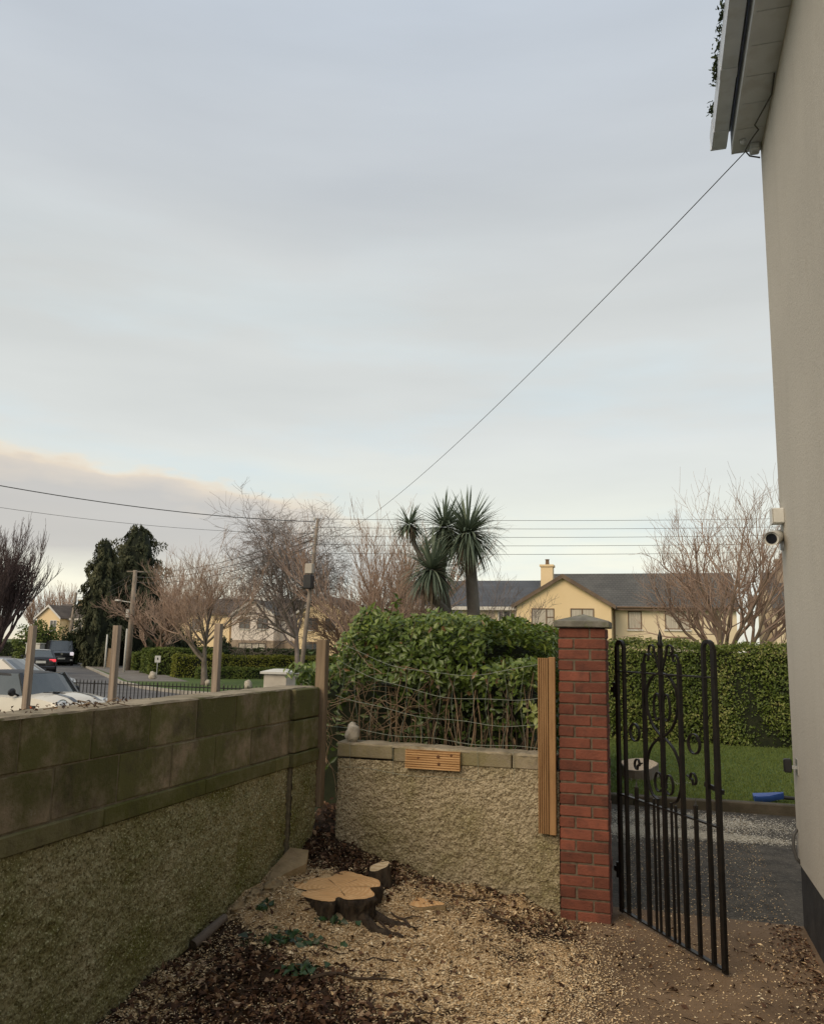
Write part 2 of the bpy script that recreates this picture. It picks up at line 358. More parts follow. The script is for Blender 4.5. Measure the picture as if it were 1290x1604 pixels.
M['plinth'] = pm('dark_plinth_paint', (0.020, 0.021, 0.024), (0.045, 0.046, 0.05), 5, 0.6, 0.002, 40, c3=(0.10, 0.09, 0.08), s3=25, a3=0.35)
M['gutter'] = pm('grey_pvc_gutter', (0.58, 0.63, 0.72), (0.68, 0.73, 0.82), 5, 0.5, c3=(0.45, 0.47, 0.50), s3=7)
M['soffit'] = pm('stained_soffit_board', (0.62, 0.66, 0.72), (0.72, 0.76, 0.82), 3, 0.7, 0.001, 30, c3=(0.46, 0.47, 0.48), s3=6)
M['white_plastic'] = pm('white_plastic', (0.55, 0.54, 0.50), (0.66, 0.65, 0.61), 9, 0.45)
M['black_plastic'] = pm('black_plastic', (0.012, 0.012, 0.013), (0.022, 0.022, 0.023), 9, 0.45)
M['lens'] = pm('dark_lens', (0.01, 0.012, 0.016), (0.02, 0.022, 0.03), 9, 0.1, spec=0.6)
M['cable'] = pm('dark_cable', (0.055, 0.055, 0.055), (0.09, 0.088, 0.085), 9, 0.6)
M['bark_stump'] = pm('dark_wet_bark', (0.020, 0.014, 0.009), (0.062, 0.042, 0.026), 9, 0.9, 0.012, 30, stretch=(3, 3, 0.7), c3=(0.10, 0.078, 0.052), s3=8, a3=0.55)
M['bark_tan'] = pm('split_bark', (0.26, 0.19, 0.10), (0.38, 0.28, 0.16), 8, 0.9, 0.006, 40, c3=(0.13, 0.09, 0.05), s3=6)
M['bark_grey'] = pm('grey_bark', (0.12, 0.095, 0.075), (0.21, 0.175, 0.145), 3, 0.9, 0.01, 12)
M['blue'] = pm('blue_plastic', (0.022, 0.055, 0.22), (0.035, 0.085, 0.30), 6, 0.4)
M['alu'] = pm('aluminium_tube', (0.5, 0.5, 0.49), (0.62, 0.62, 0.60), 9, 0.35, metallic=0.7)
M['lump'] = pm('pale_weathered_stone', (0.33, 0.29, 0.23), (0.52, 0.47, 0.39), 12, 0.95, 0.012, 40, c3=(0.20, 0.17, 0.13), s3=20)
def cutwood(name, a, b_, c_, centre, ringscale):
    mt, n, l, b = _m(name); v = _pos(n, l)
    mpn = n.new('ShaderNodeMapping'); mpn.inputs['Location'].default_value = (-centre[0], -centre[1], 0); l.new(v, mpn.inputs[0])
    ns = n.new('ShaderNodeTexNoise'); ns.inputs['Scale'].default_value = 7; l.new(v, ns.inputs['Vector'])
    ad = n.new('ShaderNodeVectorMath'); ad.operation = 'SCALE'; l.new(ns.outputs['Color'], ad.inputs[0]); ad.inputs['Scale'].default_value = 0.10
    a2 = n.new('ShaderNodeVectorMath'); a2.operation = 'ADD'; l.new(mpn.outputs[0], a2.inputs[0]); l.new(ad.outputs[0], a2.inputs[1])
    wv = n.new('ShaderNodeTexWave'); wv.wave_type = 'RINGS'; wv.rings_direction = 'Z'; wv.inputs['Scale'].default_value = ringscale; wv.inputs['Distortion'].default_value = 2.5; wv.inputs['Detail'].default_value = 3
    l.new(a2.outputs[0], wv.inputs['Vector'])
    c = ramp(n, l, _noise(n, l, v, 9, 5), [(0.3, a), (0.7, b_)]); c = mixc(n, l, ramp(n, l, _noise(n, l, _pos(n, l, (1.2, 9, 1)), 5, 6, .7), [(0.5, (0, 0, 0)), (0.68, (.6, .6, .6))]), c, tuple(x*.62 for x in a)); 
    rw = ramp(n, l, wv.outputs['Fac'], [(0.35, (0, 0, 0)), (0.9, (0.85, 0.85, 0.85))]); c = mixc(n, l, rw, c, c_)
    l.new(c, b.inputs['Base Color']); b.inputs['Roughness'].default_value = 0.8; b.inputs['Specular IOR Level'].default_value = 0.25
    _bump(n, l, _noise(n, l, v, 60, 4), 0.003, 1.0, b); return mt
M['cut_stump'] = cutwood('fresh_sawn_wood', (0.68, 0.40, 0.18), (0.80, 0.52, 0.26), (0.62, 0.34, 0.14), (-1.96, 5.16), 11)
M['cut_pale'] = cutwood('pale_sawn_wood', (0.60, 0.46, 0.28), (0.72, 0.58, 0.38), (0.50, 0.36, 0.20), (-0.2, 12.0), 9)
# foliage
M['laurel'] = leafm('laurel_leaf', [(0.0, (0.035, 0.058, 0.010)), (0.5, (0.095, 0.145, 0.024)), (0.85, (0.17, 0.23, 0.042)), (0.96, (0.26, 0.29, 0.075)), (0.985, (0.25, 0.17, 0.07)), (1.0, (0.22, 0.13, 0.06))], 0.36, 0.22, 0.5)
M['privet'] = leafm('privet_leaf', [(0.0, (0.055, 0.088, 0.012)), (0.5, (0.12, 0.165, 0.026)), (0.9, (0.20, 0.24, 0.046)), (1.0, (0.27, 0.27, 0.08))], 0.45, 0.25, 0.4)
M['hedge_gold'] = leafm('golden_hedge_leaf', [(0.0, (0.10, 0.12, 0.012)), (0.5, (0.19, 0.20, 0.025)), (1.0, (0.28, 0.27, 0.05))], 0.6, 0.25)
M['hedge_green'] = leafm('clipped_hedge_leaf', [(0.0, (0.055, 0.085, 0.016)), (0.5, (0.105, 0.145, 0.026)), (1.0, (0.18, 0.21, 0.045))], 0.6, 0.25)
M['hedge_dark'] = leafm('dark_hedge_leaf', [(0.0, (0.018, 0.03, 0.009)), (0.5, (0.032, 0.05, 0.014)), (1.0, (0.06, 0.08, 0.024))], 0.6, 0.2)
M['conifer'] = leafm('conifer_spray', [(0.0, (0.034, 0.042, 0.026)), (0.5, (0.066, 0.076, 0.042)), (1.0, (0.13, 0.13, 0.07))], 0.75, 0.15, 0.2)
M['cordyline'] = leafm('sword_leaf', [(0.0, (0.095, 0.125, 0.085)), (0.5, (0.16, 0.20, 0.14)), (1.0, (0.25, 0.29, 0.20))], 0.5, 0.15)
M['ivy'] = leafm('ivy_leaf', [(0.0, (0.016, 0.040, 0.012)), (1.0, (0.045, 0.095, 0.028))], 0.4, 0.2, 0.5)
M['grass'] = leafm('grass_blade', [(0.0, (0.080, 0.110, 0.018)), (0.6, (0.15, 0.20, 0.036)), (1.0, (0.15, 0.18, 0.05))], 0.6, 0.3)
M['chips'] = leafm('wood_chip', [(0.0, (0.36, 0.23, 0.11)), (0.2, (0.63, 0.45, 0.25)), (0.7, (0.77, 0.60, 0.37)), (1.0, (0.85, 0.73, 0.51))], 0.85, 0.0, 0.2)
M['sawdust'] = leafm('pale_sawdust', [(0.0, (0.30, 0.26, 0.19)), (0.5, (0.50, 0.46, 0.37)), (1.0, (0.66, 0.62, 0.53))], 0.9, 0.0, 0.2)
M['dead_blade'] = leafm('dead_sword_leaf', [(0.0, (0.10, 0.075, 0.05)), (1.0, (0.24, 0.19, 0.13))], 0.8, 0.1)
M['litter'] = leafm('dead_leaf', [(0.0, (0.028, 0.014, 0.009)), (0.5, (0.090, 0.045, 0.025)), (0.85, (0.18, 0.10, 0.055)), (1.0, (0.40, 0.29, 0.19))], 0.75, 0.1, 0.3)
M['core'] = pm('hedge_shade_core', (0.010, 0.014, 0.005), (0.022, 0.026, 0.010), 9, 0.95)  # near-black solid: shade between the leaves put into the colour
M['core_conifer'] = pm('conifer_shade_core', (0.008, 0.011, 0.006), (0.018, 0.022, 0.010), 3, 0.95)  # conifer's inner shade painted as a dark solid behind the sprays
M['twig'] = pm('dry_twig', (0.13, 0.085, 0.05), (0.24, 0.17, 0.105), 20, 0.9)
M['twig_dark'] = pm('dark_twig', (0.035, 0.022, 0.014), (0.075, 0.050, 0.032), 20, 0.9)
def barkpair(key, a, b_): M[key] = pm(key+'_bark', a, b_, 2, 0.9, 0.01, 14)
barkpair('tan', (0.19, 0.14, 0.095), (0.31, 0.235, 0.165)); barkpair('red', (0.30, 0.205, 0.15), (0.43, 0.31, 0.235))
barkpair('grey', (0.15, 0.12, 0.105), (0.25, 0.205, 0.185)); barkpair('purple', (0.060, 0.040, 0.040), (0.12, 0.085, 0.080))
barkpair('brown', (0.10, 0.062, 0.04), (0.17, 0.11, 0.075)); barkpair('pole', (0.20, 0.165, 0.13), (0.30, 0.25, 0.20)); barkpair('cordtrunk', (0.11, 0.095, 0.08), (0.20, 0.175, 0.15))

# ================================================================ SETTING
def structure(o): o['kind'] = 'structure'; return o
g = MB(); g.add([(-1500, -300, -.36), (1500, -300, -.36), (1500, 2500, -.36), (-1500, 2500, -.36)], [(0, 1, 2, 3)])
structure(g.build('ground', M['grassland']))
g = MB(); g.add([(x, y, -.30) for x, y in ((-98, 114), (-47.7, 61), (-28.6, 39.5), (-24.9, 35.2), (-21.2, 31.8), (-18.2, 29.9), (-15, 29.3), (45, 29.3), (45, 22.2), (-26, 22.2), (-45, 34), (-62, 52), (-100, 62), (-110, 72), (-72, 76), (-104, 108))], [tuple(range(16))])
structure(g.build('road', M['road']))
g = MB(); g.box(-40, 45, 20.6, 22.2, -.5, -.19); structure(g.build('pavement', M['pavement']))
g = MB(); g.box(-30, -2.7, -8, 20.6, -.6, -.31); structure(g.build('neighbour_drive', M['tarmac']))
kl = [(-98, 114), (-47.7, 61), (-37.3, 49.4), (-28.6, 39.5), (-24.9, 35.2), (-21.2, 31.8), (-18.2, 29.9), (-15, 29.3), (45, 29.3)]
g = MB()
for a, b in zip(kl[:-1], kl[1:]): g.bar((*a, -.26), (*b, -.26), .16, .18)
structure(g.build('kerb', M['kerb_pale']))
# verge behind the kerb
vp = [(a+.07, b+.08) for a, b in kl]; vpoly = vp+[(45, 140), (-40, 140)]
g = MB(); g.prism(vpoly, -.5, -.195, 'Z'); structure(g.build('verge_lawn', M['lawn']))
fp = [(-37, 49.4), (-28.3, 39.7), (-24.7, 35.5), (-22.4, 37.2), (-26.0, 41.4), (-34.8, 51.6)]
g = MB(); g.prism(fp, -.22, -.188, 'Z'); structure(g.build('footpath', M['pavement']))
fp = [(-98, 114.4), (-37, 49.4), (-34.8, 51.6), (-96, 116.4)]
g = MB(); g.prism(fp, -.22, -.186, 'Z'); structure(g.build('footpath', M['pavement']))
# own plot: path, drive, lawn
g = MB(); g.box(-.95, .95, -3, 6.33, -.45, -.004); structure(g.build('side_path', M['concrete']))
g = MB(); g.box(-1.2, 9, 6.33, 10.42, -.45, -.012); structure(g.build('drive', M['tarmac']))
g = MB(); g.box(-1.2, 9, 10.56, 18.6, -.45, .02); structure(g.build('lawn', M['lawn']))
k = 0; x = -1.2
kp = None
while x < 8.8:
    g = MB(); g.box(x+.006, x+.906, 10.42, 10.555, -.3, .10+random.uniform(-.008, .008), .012)
    if kp is None:
        kp = structure(g.build('drive_kerb', M['kerb']))
    else: g.build('kerb_stone', M['kerb'], kp)
    x += .912
g = MB(); g.box(-6, 9, 18.6, 20.6, -.6, -.2); structure(g.build('front_strip', M['lawn']))

# --- garden bed mound
def bed_h(x, y):
    dx = np.maximum(x+2.45, 0); t = np.clip((y-3.3)/2.6, 0, 1.1)
    h = .42*np.exp(-(dx/1.05)**1.2)*(.17+.83*t**1.3)
    h = h+.055*np.exp(-(((x+2.12)/.22)**2+((y-4.9)/.2)**2))+.02*np.exp(-(((x+1.8)/.2)**2+((y-4.75)/.12)**2))
    edge = np.clip((x+.95)/.55, 0, 1); h = h*(1-edge)+edge*(-.012)
    return h
def smooth_rand(nx, ny, k, seed):
    r = np.random.default_rng(seed).normal(0, 1, (nx, ny))
    for _ in range(k): r = (r+np.roll(r, 1, 0)+np.roll(r, -1, 0)+np.roll(r, 1, 1)+np.roll(r, -1, 1))/5
    return r/r.std()
nx, ny = 130, 190
gx = np.linspace(-2.62, -.28, nx); gy = np.linspace(2.0, 6.75, ny); GX, GY = np.meshgrid(gx, gy, indexing='ij')
fade = np.clip((-.4-GX)/.5, 0, 1)
GZ = bed_h(GX, GY)+(smooth_rand(nx, ny, 40, 1)*.012+smooth_rand(nx, ny, 6, 2)*.007)*(.2+.8*fade)
GZ -= .02*(1-fade)
idx = np.arange(nx*ny).reshape(nx, ny)
Q = np.stack([idx[:-1, :-1], idx[1:, :-1], idx[1:, 1:], idx[:-1, 1:]], -1).reshape(-1, 4)
def fbm(x, y, s, o=0.0): return np.array([mnoise.fractal(Vector((a*s+o, b*s, 3.1)), .7, 2.1, 4) for a, b in zip(x.ravel(), y.ravel())]).reshape(x.shape)
def chip_density(x, y, n=None):
    """how much fresh sawdust lies here (0..1), by the felling debris seen in the bed"""
    n = fbm(x, y, 1.6) if n is None else n
    c = np.exp(-(((x+1.45)/.95)**2+((y-4.75)/.75)**2))*1.15
    c = np.maximum(c, np.exp(-(((x+.75)/.6)**2+((y-4.6)/.8)**2))*.85)
    c = np.maximum(c, np.exp(-(((x+2.25)/.35)**2+((y-5.0)/.55)**2))*1.0)
    c = np.maximum(c, np.exp(-(((x+2.28)/.22)**2+((y-3.9)/.7)**2))*.75)
    c -= np.exp(-(((x+1.95)/.55)**2+((y-4.0)/.42)**2))*.75
    c -= np.exp(-(((x+.85)/.28)**2+((y-5.62)/.15)**2))*.45
    c -= np.exp(-(((x+2.0)/.5)**2+((y-5.75)/.22)**2))*.8
    c = np.maximum(c, np.exp(-(((x+1.2)/.6)**2+((y-5.75)/.25)**2))*.62)
    return np.clip(c+n*.42, 0, 1)
cdens = chip_density(GX, GY)
bedmat, n, l, b = _m('garden_bed_soil')
a = n.new('ShaderNodeAttribute'); a.attribute_name = 'v'; v = _pos(n, l)
f = _noise(n, l, v, 26, 6, .7); ad = n.new('ShaderNodeMath'); ad.operation = 'MULTIPLY_ADD'; l.new(f, ad.inputs[0]); ad.inputs[1].default_value = 1.1; 
sb = n.new('ShaderNodeMath'); sb.operation = 'SUBTRACT'; l.new(a.outputs['Fac'], sb.inputs[0]); sb.inputs[1].default_value = .55; l.new(sb.outputs[0], ad.inputs[2])
soil = ramp(n, l, _noise(n, l, v, 60, 5), [(.3, (.022, .014, .009)), (.7, (.075, .048, .030))])
saw = ramp(n, l, _noise(n, l, v, 120, 4), [(.3, (.44, .30, .155)), (.7, (.68, .51, .30))])
mk = ramp(n, l, ad.outputs[0], [(.30, (0, 0, 0)), (.55, (1, 1, 1))])
l.new(mixc(n, l, mk, soil, saw), b.inputs['Base Color']); b.inputs['Roughness'].default_value = .95; b.inputs['Specular IOR Level'].default_value = .15
_bump(n, l, _noise(n, l, v, 110, 6, .7), .012, 1.0, b)
me = np_mesh('garden_bed', np.stack([GX, GY, GZ], -1).reshape(-1, 3), Q, cdens.ravel(), smooth=True)
structure(link_mesh('garden_bed', me, bedmat))
def bed_z(x, y):
    i = np.clip((x-gx[0])/(gx[1]-gx[0]), 0, nx-1.001); j = np.clip((y-gy[0])/(gy[1]-gy[0]), 0, ny-1.001)
    i0 = i.astype(int); j0 = j.astype(int); a_, b_ = i-i0, j-j0
    z = GZ[i0, j0]*(1-a_)*(1-b_)+GZ[i0+1, j0]*a_*(1-b_)+GZ[i0, j0+1]*(1-a_)*b_+GZ[i0+1, j0+1]*a_*b_
    return np.where((x > -.95), np.maximum(z, -.004), z)
def bz(x, y): return float(bed_z(np.array([x]), np.array([y]))[0])

# ================================================================ LEFT BOUNDARY WALL
def rough_sheet(name, mat, parent, P, w, h, du, dv, dn, res, amp, seed):
    nu, nv = int(w/res)+1, int(h/res)+1
    U, V = np.meshgrid(np.linspace(0, w, nu), np.linspace(0, h, nv), indexing='ij')
    d = smooth_rand(nu, nv, 1, seed)*amp*.9+smooth_rand(nu, nv, 40, seed+1)*amp*.3
    d = np.clip(d, -2.2*amp, 2.6*amp)
    pts = np.array(P)+U[..., None]*np.array(du)+V[..., None]*np.array(dv)+d[..., None]*np.array(dn)
    ii = np.arange(nu*nv).reshape(nu, nv); q = np.stack([ii[:-1, :-1], ii[1:, :-1], ii[1:, 1:], ii[:-1, 1:]], -1).reshape(-1, 4)
    return link_mesh(name, np_mesh(name, pts.reshape(-1, 3), q, smooth=True), mat, parent)
WX = -2.45; WT = 1.475
lw = thing('block_wall', 'long mossy concrete block wall with dark roughcast base beside the stump', 'wall', (WX-.1, 3, 0))
g = MB(); g.box(WX-.22, WX-.014, -2, 5.86, -.4, .935); g.box(WX-.215, WX-.005, -2, 5.855, .936, 1.462); g.build('mortar_core', M['mortar_dark'], lw)
rough_sheet('roughcast_face', M['render_mossy'], lw, (WX-.004, 1.4, -.1), 4.02, 1.03, (0, 1, 0), (0, 0, 1), (1, 0, 0), .012, .0045, 11)
y = -2.0
while y < 5.4:
    y1 = min(y+.9, 5.42); g = MB(); g.box(WX-.2, WX+.012, y, y1-.003, .935, 1.018, .006); g.build('band_slab', M['block_band'], lw); y = y1
for c, (z0, off) in enumerate(((1.024, .12), (1.249, .34))):
    y = 5.42-off
    ys = [5.42]
    while y > -2: ys.append(y); y -= .45
    for y1, y0 in zip(ys[:-1], ys[1:]):
        g = MB(); o = random.uniform(-.002, .003); tz = random.uniform(-.002, .002)
        g.box(WX-.2, WX+o, y0+.0035, y1-.0035, z0+tz, z0+.219+tz, .006); g.build('block', M['block'], lw)
g = MB()
yy = -2.0
rows = []
while yy < 5.87:
    rows.append([(WX-.225, yy, 1.455), (WX+.003+random.uniform(-.004, .003), yy, 1.460), (WX-.004+random.uniform(-.005, .003), yy, 1.470+random.uniform(-.002, .003)), (WX-.22, yy, 1.470+random.uniform(-.002, .003))]); yy += .07
g.loft(rows); g.build('mortar_top', M['block_top'], lw)
# end pier, a little proud
pr_ = MB(); pr_.box(WX-.2, WX+.035, 5.425, 5.858, 1.255, 1.462, .008); pr_.build('pier_block', M['block'], lw)
pr_ = MB(); pr_.box(WX-.2, WX+.037, 5.427, 5.86, 1.03, 1.247, .008); pr_.build('pier_block', M['block'], lw)
pr_ = MB(); pr_.box(WX-.2, WX+.046, 5.423, 5.862, .935, 1.024, .006); pr_.build('band_slab', M['block_band'], lw)
pr_ = MB(); pr_.box(WX-.2, WX+.022, 5.43, 5.856, -.3, .934, .01); pr_.build('pier_core', M['mortar_dark'], lw)
rough_sheet('pier_render', M['render_mossy'], lw, (WX+.030, 5.43, -.1), .425, 1.032, (0, 1, 0), (0, 0, 1), (1, 0, 0), .012, .004, 31)

# ================================================================ LOW WALL AT THE BACK
BY = 5.955
bw = thing('low_wall', 'low buff roughcast wall with grey block coping below the laurel hedge', 'wall', (-1.4, BY+.1, 0))
g = MB(); g.box(-2.285, -.665, BY+.014, BY+.21, -.3, .94); g.build('wall_core', M['mortar'], bw)
rough_sheet('roughcast_face', M['render_buff'], bw, (-2.29, BY+.004, -.1), 1.63, 1.045, (1, 0, 0), (0, 0, 1), (0, -1, 0), .010, .0048, 51)
rough_sheet('roughcast_end', M['render_buff'], bw, (-2.293, BY+.21, -.1), .21, 1.045, (0, -1, 0), (0, 0, 1), (-1, 0, 0), .011, .005, 52)
x = -2.30
for i, x1 in enumerate((-1.86, -1.42, -.985, -.68)):
    g = MB(); g.box(x+.004, x1-.004, BY-.006+random.uniform(-.003, .003), BY+.21, .945+(.012 if i == 0 else 0), 1.053-i*.004, .006); g.build('coping_block', M['coping'], bw); x = x1
g = MB(); rows = []; xx = -2.30
while xx < -.67:
    t = (xx+2.3)/1.6; rows.append([(xx, BY-.008+random.uniform(-.006, .008), 1.046-.014*t), (xx, BY+.212, 1.046-.014*t), (xx, BY+.205, 1.060-.014*t+random.uniform(-.003, .006)), (xx, BY+.002+random.uniform(-.006, .010), 1.060-.014*t+random.uniform(-.003, .006))]); xx += .05
g.loft(rows); g.build('mortar_top', M['block_top'], bw)

# ================================================================ BRICK PILLAR
PX0, PX1, PY0 = -.655, -.3275, BY-.02
pil = thing('brick_pillar', 'square red brick gate pillar with a low stone pyramid cap', 'pillar', ((PX0+PX1)/2, PY0+.16, 0))
Wp = PX1-PX0
g = MB(); g.box(PX0+.007, PX1-.007, PY0+.007, PY0+Wp-.007, -.2, 1.925); g.build('mortar_core', M['mortar'], pil)
bm_s = MB(); bm_s.box(-.1075, .1075, -.05125, .05125, -.0325, .0325, .005); me_st = bm_s.mesh('brick'); me_st.materials.append(M['brick'])
def put_brick(cx_, cy_, cz_, rz):
    o = bpy.data.objects.new('brick', me_st); COL.objects.link(o); o.parent = pil
    o.location = Vector((cx_+random.uniform(-.002, .002), cy_+random.uniform(-.002, .002), cz_))-ORG[pil.name]
    o.rotation_euler = (random.uniform(-.012, .012), random.uniform(-.014, .014), rz+random.uniform(-.01, .01)); o.scale = (random.uniform(.975, 1.01), 1, random.uniform(.96, 1.05))
cx_, cy_ = (PX0+PX1)/2, PY0+Wp/2; hw = Wp/2
for c in range(26):
    z = .0375-.02+c*.075
    # pinwheel of four stretchers round a half-brick core, handed by course
    for q in range(4):
        a = q*math.pi/2; sx = -1 if c % 2 else 1
        lx, ly = sx*(hw-.1075), -(hw-.05125)
        put_brick(cx_+lx*math.cos(a)-ly*math.sin(a), cy_+lx*math.sin(a)+ly*math.cos(a), z, a)
g = MB(); o_ = .028; zc_ = 1.932
g.box(PX0-o_, PX1+o_, PY0-o_, PY0+Wp+o_, zc_, zc_+.048, .006); g.build('cap_slab', M['stonecap'], pil)
g = MB(); a_ = [(PX0-o_+.006, PY0-o_+.006), (PX1+o_-.006, PY0-o_+.006), (PX1+o_-.006, PY0+Wp+o_-.006), (PX0-o_+.006, PY0+Wp+o_-.006)]
g.add([(x, y, zc_+.047) for x, y in a_]+[(cx_, cy_, zc_+.10)], [(0, 1, 4), (1, 2, 4), (2, 3, 4), (3, 0, 4)]); g.build('cap_pyramid', M['stonecap'], pil)

# ================================================================ IRON GATE
GA = Vector((-.282, 6.2, 0)); GB = Vector((.318, 5.255, 0)); ge = (GB-GA).normalized(); gn = Vector((ge.y, -ge.x, 0))*-1
def G(u, z, o=0.0): return GA+ge*u+gn*o+Vector((0, 0, z))
gate = thing('iron_gate', 'black wrought iron gate with scrolls and hooped ends standing open', 'gate', GA)
def gbar(name, u, z0, z1, w, t=None):
    g = MB(); g.bar(G(u, z0), G(u, z1), t or w, w, ge); return g.build(name, M['iron'], gate)
def strap(name, pts, w=.018, t=.007, parent=None):
    g = MB(); rings = []
    for i, (u, z) in enumerate(pts):
        a = pts[max(i-1, 0)]; b = pts[min(i+1, len(pts)-1)]; d = Vector((b[0]-a[0], b[1]-a[1])); d = d.normalized() if d.length > 0 else Vector((1, 0)); nu_, nz_ = -d.y*t/2, d.x*t/2
        rings.append([G(u-nu_, z-nz_, -w/2), G(u+nu_, z+nz_, -w/2), G(u+nu_, z+nz_, w/2), G(u-nu_, z-nz_, w/2)])
    g.loft(rings); return g.build(name, M['iron'], parent or gate)
def arc(c, r, a0, a1, n=14, sz=1.0): return [(c[0]+r*math.cos(a0+(a1-a0)*i/n), c[1]+r*sz*math.sin(a0+(a1-a0)*i/n)) for i in range(n+1)]
UC = .585
for s in (-1, 1):
    uo, ui = UC+s*.553, UC+s*.458
    gbar('stile', uo, .012, 1.80, .036, .020); gbar('bar', ui, .03, 1.80, .022)
    strap('hoop', arc(((uo+ui)/2, 1.795), abs(uo-ui)/2, 0 if s > 0 else math.pi, math.pi if s > 0 else 0, 12), .024, .020)
    gbar('bar', UC+s*.205, .03, 1.70, .024)
    b = gbar('spear_bar', UC+s*.33, .03, .87, .020)
    g = MB(); g.add([G(UC+s*.33+dx, z, dy) for dx, dy, z in ((0, -.012, .86), (.012, 0, .86), (0, .012, .86), (-.012, 0, .86), (0, 0, .915))], [(0, 1, 4), (1, 2, 4), (2, 3, 4), (3, 0, 4), (3, 2, 1, 0)]); g.build('spear_tip', M['iron'], b)
    gbar('thin_bar', UC+s*.075, .03, .84, .013); gbar('thin_bar', UC+s*.122, .03, .83, .013)
    # ball finials on thin pair, side rings, scrolls
    strap('side_ring', arc((UC+s*.335, 1.228), .058, 0, 2*math.pi, 22), .018, .008)
    strap('scroll', [(UC+s*(.205+.05+.05*t), 1.035-.02*t) for t in np.linspace(0, 1, 3)]+[(UC+s*(.31+.035*math.cos(a)*(1-.1*a)), 1.02+.035*math.sin(a)) for a in np.linspace(-1.5, 3.4, 14)], .016, .007)
    strap('top_scroll', [(UC+s*.015, 1.66)]+[(UC+s*(.02+.055*t), 1.66+.12*t) for t in np.linspace(.15, 1, 6)]+[(UC+s*(.105+.034*math.cos(a)), 1.785+.034*math.sin(a)) for a in np.linspace(math.pi*.95, -1.9, 14)], .016, .007)
    strap('top_scroll', [(UC+s*(.205-.02*t), 1.70+.05*math.sin(t*1.5)) for t in np.linspace(0, 1, 4)]+[(UC+s*(.165+.024*math.cos(a)), 1.735+.024*math.sin(a)) for a in np.linspace(.2, 4.3, 12)], .016, .007)
    # crossing lyre curve: outer bulge above, crossing, outer bulge below
    pts = [(UC+s*x_, z_) for x_, z_ in ((.01, 1.64), (.09, 1.615), (.155, 1.555), (.178, 1.47), (.165, 1.385), (.11, 1.30), (.03, 1.245))]
    pts += [(UC-s*x_, z_) for x_, z_ in ((.03, 1.225), (.115, 1.175), (.172, 1.10), (.19, 1.015), (.178, .925), (.13, .855), (.05, .83))]
    fine = []
    for i in range(len(pts)-1):
        p0, p1, p2, p3 = (Vector(pts[max(0, min(len(pts)-1, i+k_))]) for k_ in (-1, 0, 1, 2))
        for t in (0, .25, .5, .75): q_ = .5*((2*p1)+(p2-p0)*t+(2*p0-5*p1+4*p2-p3)*t*t+(3*p1-p0-3*p2+p3)*t**3); fine.append((q_.x, q_.y))
    strap('lyre_curve', fine, .018, .008)
    strap('inner_scroll', [(UC+s*(.06+.042*math.cos(a)*(1-.04*a)), .945+.060*math.sin(a)) for a in np.linspace(-2.4, 3.6, 20)], .016, .007)
    strap('inner_scroll', [(UC+s*(.055+.038*math.cos(a)), 1.42+.085*math.sin(a)) for a in np.linspace(-2.2, 3.4, 20)], .016, .007)
gbar('centre_bar', UC, .03, 1.80, .024)
g = MB(); g.lathe([(.006, 0), (.022, .03), (.012, .055), (.016, .075), (.001, .13)], G(UC, 1.79), 8); g.build('spear_tip', M['iron'], gate, smooth=True)
for z, w_ in ((.030, .010), (.79, .010), (1.63, .010)):
    g = MB(); g.bar(G(.02, z), G(1.15, z), .030, w_); g.build('rail', M['iron'], gate)
lt = MB(); lt.bar(G(.99, 1.005, .018), G(1.16, .985, .018), .014, .026); lt.build('latch_bar', M['iron'], gate)
lt = MB(); lt.bar(G(1.085, .985, .02), G(1.085, 1.08, .02), .010, .014); lt.build('latch_handle', M['iron'], gate)
for z in (.28, 1.5):
    g = MB(); g.tube([G(.0, z-.05), G(.0, z+.05)], .018, 10); g.bar(G(-.048, z), G(.02, z), .02, .035); g.build('hinge', M['iron'], gate)

# ================================================================ TIMBER
g = MB(); g.box(-2.462, -2.384, 5.868, 5.944, .60, 1.815, .004)
props(g.build('fence_post', M['timber_old'], loc=(-2.42, 5.9, .6)), 'weathered timber post fixed in the gap between block wall and low wall', 'post')
db = thing('deck_board', 'upright grooved decking board fixed to the low wall beside the brick pillar', 'board', (-.735, BY-.02, .53))
def groove_board(x0, x1, y, t, n):     # profile with raised ribs
    poly = []; w = (x1-x0)/n
    for i in range(n):
        a = x0+i*w; poly += [(a+w*.02, y), (a+w*.58, y), (a+w*.62, y+.011), (a+w*.98, y+.011)]
    return poly+[(x1, y), (x1, y+t), (x0, y+t)]
g = MB(); g.prism(groove_board(-.796, -.722, BY-.050, .030, 5), .535, 1.715, 'Z'); g.build('grooved_face', M['deck'], db)
g = MB(); g.box(-.7205, -.675, BY-.05, BY-.006, .53, 1.722, .003); g.build('batten', M['deck'], db)
ofc = thing('board_offcut', 'short horizontal grooved decking offcut screwed over the wall coping', 'board', (-1.55, BY-.02, .9))
g = MB(); n_ = 8; poly = []
for i in range(n_):
    a = .908+i*.0163; poly += [(BY-.040, a+.001), (BY-.040, a+.0095), (BY-.030, a+.010), (BY-.030, a+.0160)]
poly += [(BY-.040, 1.040), (BY-.010, 1.040), (BY-.010, .908)]
g.prism(poly, -1.757, -1.352, 'X'); g.build('grooved_face', M['deck_h'], ofc)
for kx, kz, r in ((-1.66, .985, .009), (-1.51, 1.0, .013), (-1.505, .95, .012), (-1.415, 1.015, .010)):
    g = MB(); g.lathe([(r, 0), (r*.8, -.0015)], (kx, BY-.0402, kz), 10, 'Y'); g.build('knot', M['knot'], ofc)

